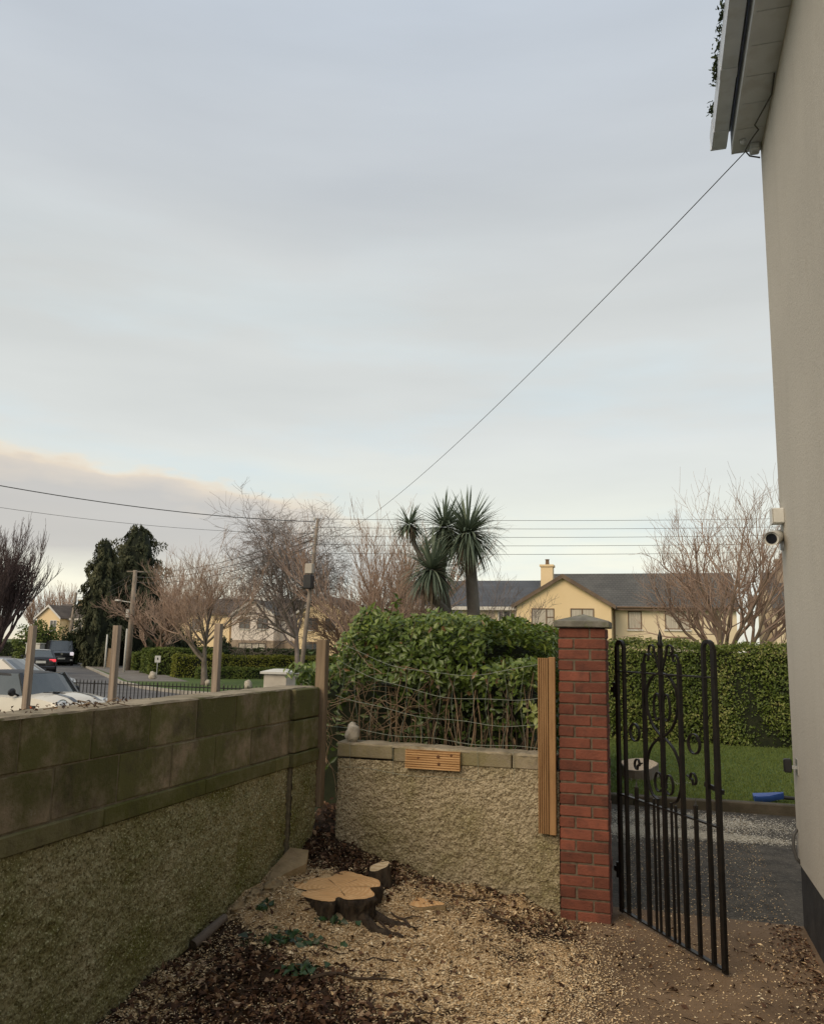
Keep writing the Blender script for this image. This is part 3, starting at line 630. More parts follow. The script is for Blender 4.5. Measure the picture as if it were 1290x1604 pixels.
# ================================================================ WIRE FENCE
wf = thing('wire_fence', 'sagging green wire mesh strung above the low wall before the laurel', 'fence', (-1.6, BY+.1, 1.06))
WXL, WXR, WY = -2.38, -.72, BY+.12
lv = [(1.80, 1.58, 1.70), (1.66, 1.42, 1.45), (1.40, 1.25, 1.24), (1.16, 1.10, 1.075)]
def wz(k, t):
    a, m_, b_ = lv[k]; sag = m_-(a+b_)/2
    return a+(b_-a)*t+sag*4*t*(1-t)
for k in range(4):
    g = MB(); g.tube([(WXL+(WXR-WXL)*t, WY+.012*math.sin(t*11+k)-(0.05 if k == 3 else 0)*0, wz(k, t)+.008*math.sin(t*17+k*2)) for t in np.linspace(0, 1, 26)], .0019, 5); g.build('line_wire', M['wire'], wf)
for i in range(13):
    t = (i+.4)/13; g = MB(); x = WXL+(WXR-WXL)*t
    g.tube([(x+.02*math.sin(i*3.1+s*5), WY-.004+.01*math.sin(s*6+i), wz(0, t)+(wz(3, t)-wz(0, t))*s-.02) for s in np.linspace(0, 1.02, 9)], .0012, 4); g.build('stay_wire', M['wire'], wf)
for i in range(5):      # mesh hanging in front of the wall face
    x = -2.15+i*.3+random.uniform(-.05, .05); g = MB(); g.tube([(x, WY-.0, 1.075), (x, BY-.02, 1.07), (x+.01, BY-.022, .90+random.uniform(-.05, .04))], .0014, 4); g.build('stay_wire', M['wire'], wf)
g = MB(); g.tube([(-2.25+1.0*t, BY-.022, .885-.04*t+.01*math.sin(9*t)) for t in np.linspace(0, 1, 12)], .0014, 4); g.build('line_wire', M['wire'], wf)

# stone lump on the wall end
def lump(name, c, r, seed, mat, parent=None, loc=None, n=14, amp=.35):
    vs = []; fs = []; mr = n
    for i in range(n+1):
        th = math.pi*i/n
        for j in range(mr):
            ph = 2*math.pi*j/mr; d = Vector((math.sin(th)*math.cos(ph), math.sin(th)*math.sin(ph), math.cos(th)))
            k_ = 1+amp*mnoise.fractal(d*1.7+Vector((seed, 0, 0)), .8, 2, 3); vs.append((c[0]+d.x*r[0]*k_, c[1]+d.y*r[1]*k_, c[2]+d.z*r[2]*k_))
    for i in range(n):
        for j in range(mr): fs.append((i*mr+j, i*mr+(j+1) % mr, (i+1)*mr+(j+1) % mr, (i+1)*mr+j))
    g = MB(); g.add(vs, fs); return g.build(name, mat, parent, loc, smooth=True)
o = lump('stone_lump', (-2.215, 6.05, 1.115), (.050, .05, .075), 4.2, M['lump'], loc=(-2.215, 6.05, 1.06))
props(o, 'pale rough stone lump sitting on the end of the low wall coping', 'stone')

# ================================================================ STUMPS AND FELLING DEBRIS
out = [(-2.083, 4.779), (-2.102, 4.915), (-2.049, 5.071), (-1.956, 5.216), (-1.83, 5.168), (-1.677, 5.089), (-1.622, 4.964), (-1.699, 4.893), (-1.583, 4.788), (-1.596, 4.68), (-1.689, 4.621), (-1.774, 4.691), (-1.772, 4.541), (-1.925, 4.585), (-1.998, 4.661), (-1.959, 4.756)]
out = [(x*1.063, y*1.063) for x, y in out]; SZ = .272
def spline_closed(P, k=4):
    n = len(P); r = []
    for i in range(n):
        p0, p1, p2, p3 = (Vector(P[(i+j) % n]) for j in (-1, 0, 1, 2))
        for t in range(k):
            t /= k; q = .5*((2*p1)+(p2-p0)*t+(2*p0-5*p1+4*p2-p3)*t*t+(3*p1-p0-3*p2+p3)*t**3); r.append((q.x, q.y))
    return r
rc_ = (-1.97, 5.19); out = [(lambda a, r: (rc_[0]+math.cos(a)*r, rc_[1]+math.sin(a)*r))(math.atan2(y-rc_[1], x-rc_[0]), .62*math.hypot(x-rc_[0], y-rc_[1])+.38*.285) for x, y in out]; oc = spline_closed(out, 6); oc = [(x+.010*mnoise.noise(Vector((x*30, y*30, 2)))+.006*mnoise.noise(Vector((x*75, y*75, 5))), y+.012*mnoise.noise(Vector((x*30, y*30, 9)))) for x, y in oc]; sc_ = (sum(p[0] for p in oc)/len(oc), sum(p[1] for p in oc)/len(oc))
stp = thing('tree_stump', 'large lobed tree stump with fresh orange sawn top and dark bark', 'stump', (sc_[0], sc_[1], bz(*sc_)))
g = MB(); n = len(oc); top = [(x, y, SZ+.004*mnoise.noise(Vector((x*9, y*9, 0)))) for x, y in oc]
g.add(top+[(sc_[0]+(x-sc_[0])*.5, sc_[1]+(y-sc_[1])*.5, SZ+.004) for x, y in oc]+[(sc_[0], sc_[1], SZ+.003)],
      [(i, (i+1) % n, n+(i+1) % n, n+i) for i in range(n)]+[(n+i, n+(i+1) % n, 2*n) for i in range(n)])
g.build('cut_face', M['cut_stump'], stp)
g = MB(); rings = []
for k, (zf, sc2) in enumerate(((1.0, 1.0), (.94, 1.03), (.82, 1.035), (.68, 1.03), (.52, 1.035), (.36, 1.06), (.2, 1.09), (.05, 1.14), (-.15, 1.2), (-.5, 1.27))):
    ring = []
    for i, (x, y) in enumerate(oc):
        w = 1+(.10*mnoise.noise(Vector((x*26, y*26, zf*3)))+.09*mnoise.noise(Vector((x*70, y*70, zf*6))))*(k > 0); z = .06+(SZ-.002-.06)*zf
        ring.append((sc_[0]+(x-sc_[0])*sc2*w, sc_[1]+(y-sc_[1])*sc2*w, z))
    rings.append(ring)
g.loft(rings, caps=False); g.build('bark', M['bark_stump'], stp, smooth=True)
for (x, y), a in (((-1.76, 5.00), -.35), ((-1.74, 5.08), .0)):
    g = MB(); pts = []; 
    for t in np.linspace(0, 1, 7): px_, py_ = x+math.cos(a)*.36*t, y+math.sin(a)*.36*t; pts.append((px_, py_, bz(px_, py_)+.02*(1-t)**2-.004))
    g.tube(pts, [.035*(1-t)**.6+.008 for t in np.linspace(0, 1, 7)], 8); g.build('root', M['bark_stump'], stp, smooth=True)
for i, (a, r0_, r1_, w_) in enumerate(((.4, .03, .20, .006), (2.3, .02, .17, .005), (3.9, .05, .22, .007), (5.3, .03, .19, .005), (1.3, .08, .20, .004))):
    g = MB(); d_ = Vector((math.cos(a), math.sin(a), 0)); n_c = Vector((-d_.y, d_.x, 0)); o_c = Vector((sc_[0], sc_[1], SZ+.0075))
    ks = [o_c+d_*(r0_+(r1_-r0_)*t)+n_c*(.010*mnoise.noise(Vector((t*4, i*7.7, 0)))) for t in np.linspace(0, 1, 6)]
    g.add([k_-n_c*w_*.5*t for k_, t in zip(ks, np.linspace(.15, 1, 6))]+[k_+n_c*w_*.5*t for k_, t in zip(ks, np.linspace(.15, 1, 6))], [(j, j+1, 7+j, 6+j) for j in range(5)]); g.build('crack', M['bark_stump'], stp)
# second stub with a slanted pale cut
c = Vector((-1.83, 5.60, 0)); zb = bz(c.x, c.y)
st2 = thing('sapling_stump', 'small dark stub with a pale slanted cut behind the large stump', 'stump', (c.x, c.y, zb))
g = MB(); ang = np.linspace(0, 2*math.pi, 19)[:-1]
rr = [.058*(1+.25*mnoise.noise(Vector((math.cos(a)*1.5, math.sin(a)*1.5, 7)))) for a in ang]
tp = [(c.x+r*math.cos(a)*1.15, c.y+r*math.sin(a), .305+.32*r*math.cos(a)+.30*r*math.sin(a)) for a, r in zip(ang, rr)]
g.loft([[(x+(x-c.x)*.5, y+(y-c.y)*.5, zb-.03) for x, y, z in tp], [(x+(x-c.x)*.2, y+(y-c.y)*.2, (z+zb)/2) for x, y, z in tp], [(x, y, z-.002) for x, y, z in tp]], caps=False); g.build('bark', M['bark_stump'], st2, smooth=True)
g = MB(); g.add(tp+[(c.x, c.y, .305)], [(i, (i+1) % 18, 18) for i in range(18)]); g.build('cut_face', M['cut_pale'], st2)
# ground-level slice
c = Vector((-1.50, 5.42)); zb = bz(c.x, c.y)
st3 = thing('flush_stump', 'pale flush-cut stump disc level with the wood chips', 'stump', (c.x, c.y, zb))
pts = [(c.x+.15*(1+.22*math.sin(3*a+1)+.08*math.sin(7*a))*math.cos(a), c.y+.10*(1+.2*math.sin(4*a))*math.sin(a)) for a in ang]
g = MB(); g.prism(pts, zb-.05, zb+.012, 'Z'); g.build('bark', M['bark_tan'], st3)
g = MB(); g.add([(c.x+(x-c.x)*.93, c.y+(y-c.y)*.93, zb+.0155) for x, y in pts], [tuple(range(18))]); g.build('cut_face', M['cut_stump'], st3)
# split slab leaning on the block wall
sl = [(-2.40, 5.40), (-2.29, 5.46), (-2.25, 5.33), (-2.33, 5.16), (-2.37, 4.98), (-2.41, 5.0), (-2.42, 5.2)]
g = MB(); zs = [.42, .40, .345, .315, .25, .25, .345]
g.add([(x, y, z) for (x, y), z in zip(sl, zs)]+[(x, y, z-.05) for (x, y), z in zip(sl, zs)], [tuple(range(7)), tuple(range(13, 6, -1))]+[(i, 7+i, 7+(i+1) % 7, (i+1) % 7) for i in range(7)])
props(g.build('bark_slab', M['bark_tan'], loc=(-2.35, 5.2, .3)), 'split tan slab of bark leaning against the foot of the block wall', 'wood')
# chipped root flare along the wall foot
rt_ = thing('surface_root', 'torn tan surface root along the foot of the mossy wall', 'root', (-2.37, 4.75, bz(-2.37, 4.75)))
for i, (x, y, r) in enumerate(((-2.33, 4.98, .055), (-2.375, 4.84, .05), (-2.40, 4.70, .045), (-2.41, 4.58, .03))):
    lump('root_chunk', (x, y, bz(x, y)+.008), (r*.8, r*1.7, r*.62), 3.7*i+1, M['bark_tan'], rt_, n=12, amp=.75)
a, b = Vector((-2.415, 4.22, bz(-2.4, 4.22)+.03)), Vector((-2.385, 4.50, bz(-2.4, 4.5)+.04))
lg = thing('cut_branch', 'short grey cut branch lying against the mossy wall foot', 'branch', a)
g = MB(); g.tube([a, a.lerp(b, .35)+Vector((.006, 0, .004)), a.lerp(b, .7), b], [.026, .028, .025, .022], 10, cap=False); g.build('bark', M['bark_grey'], lg, smooth=True)
d = (b-a).normalized()
for p, r, sgn in ((a, .026, -1), (b, .022, 1)):
    g = MB(); g.tube([p-d*.004, p+d*.001*sgn], r*.97, 12); g.build('cut_end', M['bark_stump'], lg)

# wood chips, dead leaves (nobody could count these)
def sample(n, dens, x0=-2.44, x1=.85, y0=3.2, y1=5.94):
    X_ = rng.uniform(x0, x1, n*3); Y_ = rng.uniform(y0, y1, n*3); D_ = dens(X_, Y_); k_ = rng.uniform(0, 1, n*3) < D_
    return X_[k_][:n], Y_[k_][:n]
def grid_lookup(F, x, y):
    i = np.clip(((x-gx[0])/(gx[1]-gx[0])).astype(int), 0, nx-1); j = np.clip(((y-gy[0])/(gy[1]-gy[0])).astype(int), 0, ny-1); return F[i, j]
def d_chip(x, y):
    d = grid_lookup(cdens, x, y)**1.3
    right = np.where(x > -.5, .30*np.exp(-((x+.5)/.22)**2)*np.exp(-((y-4.7)/.8)**2)+.012, 0)
    return np.where(x > -.5, right, np.maximum(d, .035))
in_pil = lambda x, y: ~((x > PX0-.02) & (x < PX1+.02) & (y > PY0-.02))
def clear_stump(x, y): return ((x-sc_[0])/.25)**2+((y-sc_[1])/.27)**2 > 1
x, y = sample(150000, d_chip); k = in_pil(x, y) & clear_stump(x, y); x, y = x[k], y[k]
pos = np.stack([x, y, bed_z(x, y)+rng.uniform(.002, .012, len(x))], 1)
V, Q_, A = leaves(pos, np.tile([0., 0, 1], (len(x), 1)), .0145, .0065, rng.uniform(0, 1, len(x))**1.25, fold=.12, tilt=.22)
o = link_mesh('wood_chips', np_mesh('wood_chips', V, Q_, A), M['chips']); props(o, 'scattered pale wood chips and sawdust over the garden bed', 'wood chips', kind='stuff')
def d_leaf(x, y):
    a = np.exp(-(((x+1.95)/.46)**2+((y-3.88)/.40)**2))*1.1+np.exp(-(((x+2.15)/.45)**2+((y-5.72)/.2)**2))*1.1+np.exp(-(((x+1.3)/.5)**2+((y-5.82)/.09)**2))*.4
    a += np.exp(-(((x+.85)/.25)**2+((y-5.62)/.16)**2))*.45+np.exp(-(((x+1.3)/.6)**2+((y-3.9)/.3)**2))*.5
    return np.where(x > -.45, .018, np.clip(a+.045, 0, 1))
x, y = sample(7500, d_leaf); k = in_pil(x, y) & clear_stump(x, y); x, y = x[k], y[k]
pos = np.stack([x, y, bed_z(x, y)+rng.uniform(.004, .022, len(x))], 1)
V, Q_, A = leaves(pos, np.tile([0., 0, 1], (len(x), 1)), .050, .027, fold=.35, tilt=.5)
o = link_mesh('leaf_litter', np_mesh('leaf_litter', V, Q_, A), M['litter']); props(o, 'dark brown fallen leaves covering the corner of the bed', 'leaves', kind='stuff')
x, y = sample(2600, lambda x, y: np.where(x > -.5, .10, .55)); k = in_pil(x, y) & clear_stump(x, y); x, y = x[k], y[k]
V, Q_, A = leaves(np.stack([x, y, bed_z(x, y)+rng.uniform(.006, .018, len(x))], 1), np.tile([0., 0, 1], (len(x), 1)), .055, .0045, rng.uniform(0, .45, len(x)), fold=.3, tilt=.25)
o = link_mesh('twig_litter', np_mesh('twig_litter', V, Q_, A), M['litter']); props(o, 'fine dark twig fragments strewn through the chips', 'twigs', kind='stuff')
x, y = sample(3000, d_chip); k = in_pil(x, y) & clear_stump(x, y); x, y = x[k], y[k]
V, Q_, A = leaves(np.stack([x, y, bed_z(x, y)+rng.uniform(.008, .016, len(x))], 1), np.tile([0., 0, 1], (len(x), 1)), .034, .013, fold=.15, tilt=.4)
o = link_mesh('coarse_chips', np_mesh('coarse_chips', V, Q_, A), M['chips']); props(o, 'larger pale wood splinters lying on the sawdust', 'wood chips', kind='stuff')
# ivy trails on the ground
x0s = [(-2.14, 4.55), (-2.05, 4.48), (-1.95, 4.55), (-1.86, 4.62), (-2.2, 4.75)]
for i, (cxv, cyv, n_, sp_, lab) in enumerate(((-2.0, 4.52, 46, (.20, .09), 'dark green ivy trail lying across the wood chips'), (-1.80, 4.24, 26, (.09, .06), 'clump of broad ivy leaves on the dead leaf litter'), (-1.86, 4.86, 12, (.08, .025), 'few dark ivy leaves just before the big stump'), (-2.27, 4.75, 12, (.05, .05), 'small ivy sprig near the surface root by the wall'))):
    iv = thing('ivy_trail', lab, 'ivy', (cxv, cyv, bz(cxv, cyv)))
    x = cxv+rng.normal(0, 1, n_)*sp_[0]*.6; y = cyv+rng.normal(0, 1, n_)*sp_[1]*.6+(x-cxv)*.35; pos = np.stack([x, y, bed_z(x, y)+rng.uniform(.012, .035, n_)], 1)
    V, Q_, A = leaves(pos, np.tile([0., -.3, 1], (n_, 1)), .055, .05, tilt=.35); link_mesh('leaf_cluster', np_mesh('leaf_cluster', V, Q_, A), M['ivy'], iv)['kind'] = 'stuff'
    g = MB(); xs = np.sort(x)[::3]; g.tube([(a, cyv+(a-cxv)*.35+.02*math.sin(9*a), bz(a, cyv)+.012) for a in xs], .003, 4); g.build('vine', M['twig_dark'], iv)
# twigs
tw = [((-1.72, 4.18), (-1.30, 4.42), .010, 'dark broken twig lying on pale sawdust in the open bed'), ((-1.45, 5.02), (-1.62, 5.22), .012, 'dark root sliver pointing away from the big stump'), ((-1.45, 4.9), (-1.75, 5.12), .010, 'dark stripped root lying beside the stump bark'),
      ((-1.95, 4.62), (-1.65, 4.55), .006, 'thin forked twig between ivy trail and stump'), ((-1.55, 4.55), (-1.38, 4.60), .007, 'short dark twig on clean sawdust'), ((-1.25, 4.05), (-1.0, 4.16), .007, 'thin brown twig nearest the concrete path'),
      ((-2.2, 4.05), (-1.95, 4.0), .007, 'twig half buried in dead leaves by the wall'), ((-1.1, 5.55), (-.85, 5.50), .010, 'dark stick on the bare soil near the brick pillar'), ((-1.35, 5.72), (-1.05, 5.78), .008, 'bent twig at the foot of the buff wall')]
for (p, q, r, lab) in tw:
    g = MB(); kk = random.uniform(-.04, .04); pts = []
    for t in np.linspace(0, 1, 8):
        xx, yy = p[0]+(q[0]-p[0])*t+kk*math.sin(t*3.1)*.6, p[1]+(q[1]-p[1])*t+kk*math.sin(t*3.1+.4)+.008*math.sin(t*13); pts.append((xx, yy, bz(xx, yy)+r+.004))
    g.tube(pts, [r*(1.0-.6*t) for t in np.linspace(0, 1, 8)], 6)
    mid = Vector(pts[4]); g.tube([mid, mid+Vector((.05*(1 if kk > 0 else -1), .04, .012)), mid+Vector((.10*(1 if kk > 0 else -1), .06, .006))], [r*.5, r*.35, r*.2], 5)
    props(g.build('twig', M['twig_dark'], loc=pts[0]), lab, 'twig')

# ================================================================ LAUREL HEDGE AND STEMS
def vines(n, xr, yr, zr, r, lean, steps=7):
    g = MB()
    for i in range(n):
        x, y = random.uniform(*xr), random.uniform(*yr); z = zr[0]; p = [(x, y, z)]; dx, dy = random.gauss(0, lean), random.gauss(0, lean*.5); h = random.uniform(.5, 1)*(zr[1]-zr[0])
        for s in range(steps): x += dx*h/steps+random.gauss(0, .012); y += dy*h/steps+random.gauss(0, .010); z += h/steps; dx += random.gauss(0, lean*.3); p.append((x, max(y, yr[0]-.05), z))
        rr_ = r*random.uniform(.5, 1.3); g.tube(p, [rr_*(1-.6*t/steps) for t in range(steps+1)], 5)
    return g
lau = thing('laurel_hedge', 'overgrown glossy green laurel hedge behind the wire mesh and low wall', 'hedge', (-1.6, 7.3, -.3))
g = MB(); g.box(-2.85, -.98, 6.72, 9.2, -.35, 1.45, .10); g.box(-2.30, -1.05, 7.1, 9.2, 1.2, 1.80, .10); g.box(-2.1, -.9, 9.2, 13.2, -.35, 1.72, .12); g.build('shade_core', M['core'], lau)  # dark boxes painted as the shaded depth behind the laurel leaves
n_ = 260000
P_ = np.stack([rng.uniform(-2.95, -.74, n_), rng.uniform(6.18, 9.6, n_), rng.uniform(.75, 2.25, n_)], 1)
nzv = np.array([mnoise.fractal(Vector((a*2.3, b*2.3, c*2.3)), .8, 2, 3) for a, b, c in P_[:, :]])
xx, yy, zz = P_.T
zt = np.where((xx > -1.28) & (yy < 7.0), 1.66+.06*(xx+1.28), 2.02-.10*np.clip(xx+1.6, 0, 1)-.25*np.clip((xx+2.45)/-.2+.6, 0, 1))+nzv*.10
front = 6.30+.10*nzv+np.where(zz < 1.5, .12, 0)+np.clip(1.75-zz, 0, 1)*.10
xr_ = -.82+nzv*.06; xl_ = np.where(zz < 1.62, -2.85, -2.46)+nzv*.06
ins = (zz < zt) & (yy > front) & (xx < xr_) & (xx > xl_)
dep = np.minimum(np.minimum(zt-zz, (yy-front)*.9), np.minimum(xr_-xx, xx-xl_)+.02)
keep = ins & (rng.uniform(0, 1, n_) < np.exp(-np.clip(dep, 0, None)/.13)) & (rng.uniform(0, 1, n_) < np.where(zz < 1.48+.12*nzv, np.where(xx < -1.9, .16, .34), 1.0))
p = P_[keep]; dz = zt[keep]-p[:, 2]; nr = np.stack([np.where(xr_[keep]-p[:, 0] < .15, .8, 0), np.where(p[:, 1]-front[keep] < .25, -1.0, 0), np.where(dz < .25, .9, .25)], 1)
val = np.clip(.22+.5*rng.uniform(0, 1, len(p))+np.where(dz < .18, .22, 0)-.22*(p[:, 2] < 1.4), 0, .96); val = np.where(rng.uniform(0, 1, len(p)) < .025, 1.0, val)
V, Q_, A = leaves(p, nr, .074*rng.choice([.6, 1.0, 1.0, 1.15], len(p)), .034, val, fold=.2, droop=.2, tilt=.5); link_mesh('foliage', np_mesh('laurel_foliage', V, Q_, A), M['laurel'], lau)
print('laurel leaves', len(p))
n_ = 26000; P_ = np.stack([rng.uniform(-2.15, -.78, n_), rng.uniform(9.2, 13.3, n_), rng.uniform(.4, 2.0, n_)], 1); zt = 1.92+.05*np.sin(P_[:, 0]*9+P_[:, 1]*5)
kp_ = (P_[:, 2] < zt) & ((zt-P_[:, 2] < .16) | (P_[:, 0] > -.95) | (P_[:, 1] < 9.4)); p = P_[kp_]
V, Q_, A = leaves(p, np.tile([.3, -.4, .8], (len(p), 1)), .07, .034, tilt=.6); link_mesh('rear_foliage', np_mesh('rear_foliage', V, Q_, A), M['laurel'], lau)
sprig = np.stack([-2.17+rng.normal(0, .03, 26), 6.9+rng.normal(0, .03, 26), rng.uniform(1.95, 2.22, 26)], 1)
V, Q_, A = leaves(sprig, np.tile([0, -.3, .8], (26, 1)), .085, .035); link_mesh('top_shoot', np_mesh('top_shoot', V, Q_, A), M['laurel'], lau)
sprig = np.stack([-.90+rng.normal(0, .05, 16), 6.22+rng.normal(0, .02, 16), rng.uniform(1.20, 1.38, 16)], 1)
V, Q_, A = leaves(sprig, np.tile([0, -.9, .3], (16, 1)), .10, .045, np.full(16, .95)); link_mesh('low_shoot', np_mesh('low_shoot', V, Q_, A), M['laurel'], lau)['kind'] = 'stuff'
vines(46, (-2.2, -.85), (6.26, 6.55), (.6, 1.62), .009, .10).build('stems', M['twig'], lau)
vines(22, (-1.75, -.9), (6.3, 6.4), (.9, 1.75), .006, .22).build('stems', M['twig_dark'], lau)
g = MB()
for i in range(80):     # dead climber tangle near the corner post
    a = Vector((random.uniform(-2.62, -1.85), random.uniform(6.18, 6.42), random.uniform(1.0, 1.60))); d = Vector((random.gauss(.25, .6), random.gauss(0, .15), random.gauss(0, .6))).normalized(); p = [a]
    for s in range(9): d = (d+Vector((random.gauss(0, .35), random.gauss(0, .10), random.gauss(-.03, .35)))).normalized(); q = p[-1]+d*.06; q.y = min(max(q.y, 6.17), 6.5); q.x = max(q.x, -2.66); p.append(q)
    r = random.uniform(.0016, .0042); g.tube(p, [r*(1-.06*s) for s in range(10)], 4)
dc = thing('dead_climber', 'tangle of dry brown climber stems beside the corner timber post', 'climber', (-2.2, 6.25, 1.06)); g.build('stems', M['twig'], dc)
# litter in the gap behind the post
x = rng.uniform(-2.6, -2.3, 260); y = rng.uniform(5.86, 6.5, 260); pos = np.stack([x, y, .36+rng.uniform(0, .10, 260)+np.clip(y-6.0, 0, 1)*.2], 1)
V, Q_, A = leaves(pos, np.tile([.2, -.4, 1], (260, 1)), .05, .03); o = link_mesh('leaf_drift', np_mesh('leaf_drift', V, Q_, A), M['litter']); props(o, 'drift of dead leaves in the gap under the corner post', 'leaves', kind='stuff')
g = MB(); g.box(-2.66, -2.31, 6.0, 6.9, -.3, .42, .03); structure(g.build('soil_bank', pm('bank_soil', (.02, .014, .009), (.06, .04, .025), 20, .95)))

# ================================================================ HOUSE ON THE RIGHT
HX, HY, HE = .885, 6.335, 5.65
hs = thing('house', 'cream rendered two storey house side wall with grey eaves and dark plinth', 'house', (HX+3, 0, 0))
g = MB(); g.box(HX, 8.5, -7, HY, .40, 5.9); g.build('wall', M['house_wall'], hs)
g = MB(); g.box(HX+.012, 8.5, -7, HY-.012, -.3, .40); g.build('plinth', M['plinth'], hs)
sf = None; y = HY+.02
nb = 0
while y > -4:
    g = MB(); g.box(.694, HX+.002, y-.30, y-.006, HE-.012, HE+.0, .002); g.build('soffit_board', M['soffit'], hs); y -= .30; nb += 1
g = MB(); g.box(.674, .693, -7, HY+.02, HE-.022, HE+.19); fa = g.build('fascia', M['soffit'], hs)
g = MB(); g.box(.694, 8.5, HY+.004, HY+.02, HE-.02, HE+.3); g.build('barge_end', M['soffit'], hs)
# square-line gutter: open channel with lip, in lengths with unions
def gut(y0, y1, w=.115, z0=HE+.055, h=.10, t=.004, x1=.640):
    x0 = x1-w; g = MB(); g.box(x0+.012, x1, y0, y1, z0, z0+t); g.box(x1-t, x1, y0, y1, z0+t, z0+h)
    g.add([(x0+.012, y0, z0), (x0+.012, y1, z0), (x0, y1, z0+h), (x0, y0, z0+h), (x0+.012+t, y0, z0+t), (x0+.012+t, y1, z0+t), (x0+t, y1, z0+h), (x0+t, y0, z0+h)], [(0, 1, 2, 3), (4, 7, 6, 5), (3, 2, 6, 7), (0, 4, 5, 1), (0, 3, 7, 4), (1, 5, 6, 2)]); return g
gp_ = gut(-4, HY+.03).build('gutter', M['gutter'], hs)
g = MB(); g.box(.523, .642, HY+.03, HY+.05, HE+.048, HE+.160, .004); g.build('stop_end', M['gutter'], gp_)
g = gut(HY-.20, HY+.028, .123, HE+.050, .108, .004, .643); g.build('gutter_union', M['gutter'], gp_)
for yj in (HY-.86, HY-2.7): g = gut(yj-.05, yj+.05, .123, HE+.050, .108, .004, .643); g.build('gutter_union', M['gutter'], gp_)
g = MB(); g.add([(.60, -7, HE+.20), (.60, HY+.06, HE+.20), (4.7, HY+.06, HE+2.6), (4.7, -7, HE+2.6), (.60, -7, HE+.16), (.60, HY+.06, HE+.16), (4.7, HY+.06, HE+2.55), (4.7, -7, HE+2.55)], [(0, 1, 2, 3), (7, 6, 5, 4), (0, 4, 5, 1), (1, 5, 6, 2), (2, 6, 7, 3), (3, 7, 4, 0)]); g.build('roof', pm('house_slate', (.07, .07, .075), (.12, .12, .12), 5, .8, .01, 20), hs)
g = MB(); g.lathe([(.022, 0), (.026, -.012), (.018, -.03)], (.745, HY-.14, HE-.012), 12); g.build('soffit_vent', M['gutter'], hs, smooth=True)
g = MB(); g.box(.80, .87, HY-.10, HY-.01, HE-.075, HE-.013, .01); g.build('cable_box', M['soffit'], hs)
g = MB(); g.tube([(.868, HY-.9, HE-.03), (.872, HY-.72, HE-.06), (.84, HY-.55, HE-.05), (.80, HY-.38, HE-.055), (.835, HY-.30, HE-.045), (.79, HY-.2, HE-.06), (.765, HY-.06, HE-.055), (.80, HY-.03, HE-.085), (.874, HY-.03, HE-.11)], .006, 6); g.build('eaves_cable', M['cable'], hs, smooth=True)
# weeds in the gutter
x = .545+rng.normal(-.012, .015, 520); yv = np.concatenate([HY-.75+rng.normal(0, .09, 150), HY-1.5+rng.normal(0, .35, 300), HY-.30+rng.normal(0, .05, 50), HY-2.5+rng.normal(0, .2, 20)]); z = HE+.165+rng.uniform(-.01, .05, 520)+rng.normal(0, .012, 520)
V, Q_, A = leaves(np.stack([x-.02*rng.uniform(0, 1, 520), yv, z], 1), np.tile([-.6, 0, .6], (520, 1)), .04, .016); o = link_mesh('gutter_moss', np_mesh('gutter_moss', V, Q_, A), M['hedge_dark']); props(o, 'green weeds and moss growing over the gutter lip', 'moss', kind='stuff')
# latch keep on the wall, hose loop
kt = thing('gate_keep', 'black gate latch keep bracketed on the cream house wall', 'latch', (HX, 6.15, 1.05))
g = MB(); g.box(HX-.085, HX-.035, 6.13, 6.17, 1.0, 1.09, .008); g.build('keep_block', M['black_plastic'], kt)
g = MB(); g.bar((HX-.036, 6.15, 1.035), (HX-.002, 6.15, 1.035), .02, .02); g.box(HX-.006, HX+.002, 6.11, 6.19, .99, 1.09); g.build('bracket', M['alu'], kt)
g = MB(); g.tube([(HX-.004, 6.28, .62), (HX-.03, 6.27, .58), (HX-.036, 6.265, .50), (HX-.02, 6.26, .44), (HX+.004, 6.255, .41)], .011, 8); props(g.build('cable_loop', M['cable'], loc=(HX, 6.27, .41), smooth=True), 'short grey cable loop at the house corner above the plinth', 'cable')
# camera and junction box at the corner
ct = thing('security_camera', 'white bullet security camera with dark round lens on the house corner', 'camera', (HX, 6.25, 2.56))
ca, cb = Vector((HX-.10, 6.06, 2.555)), Vector((HX-.03, 6.27, 2.60)); g = MB(); g.tube([ca, ca.lerp(cb, .1), cb], [.048, .050, .046], 18); g.build('body', M['white_plastic'], ct, smooth='auto')
d = (ca-cb).normalized(); g = MB(); g.tube([ca-d*.004, ca+d*.004], .036, 18); ln = g.build('lens', M['lens'], ct)
g = MB(); g.tube([ca+d*.0, ca+d*.02], [.051, .051], 18, cap=False); g.build('hood', M['white_plastic'], ct)
g = MB(); g.tube([cb, cb+Vector((.03, .0, -.06)), (HX+.004, 6.26, 2.53)], .016, 10); g.lathe([(.035, 0), (.035, -.02)], (HX-.0, 6.26, 2.53), 12, 'X'); g.build('mount_arm', M['gutter'], ct, smooth='auto')
jb = thing('junction_box', 'small white junction box above the security camera', 'box', (HX, 6.2, 2.67))
g = MB(); g.box(HX-.075, HX+.001, 6.13, 6.25, 2.675, 2.78, .006); g.build('box_body', M['white_plastic'], jb)
g = MB(); g.box(HX-.08, HX-.076, 6.125, 6.255, 2.67, 2.785, .0015); g.build('lid', M['white_plastic'], jb)

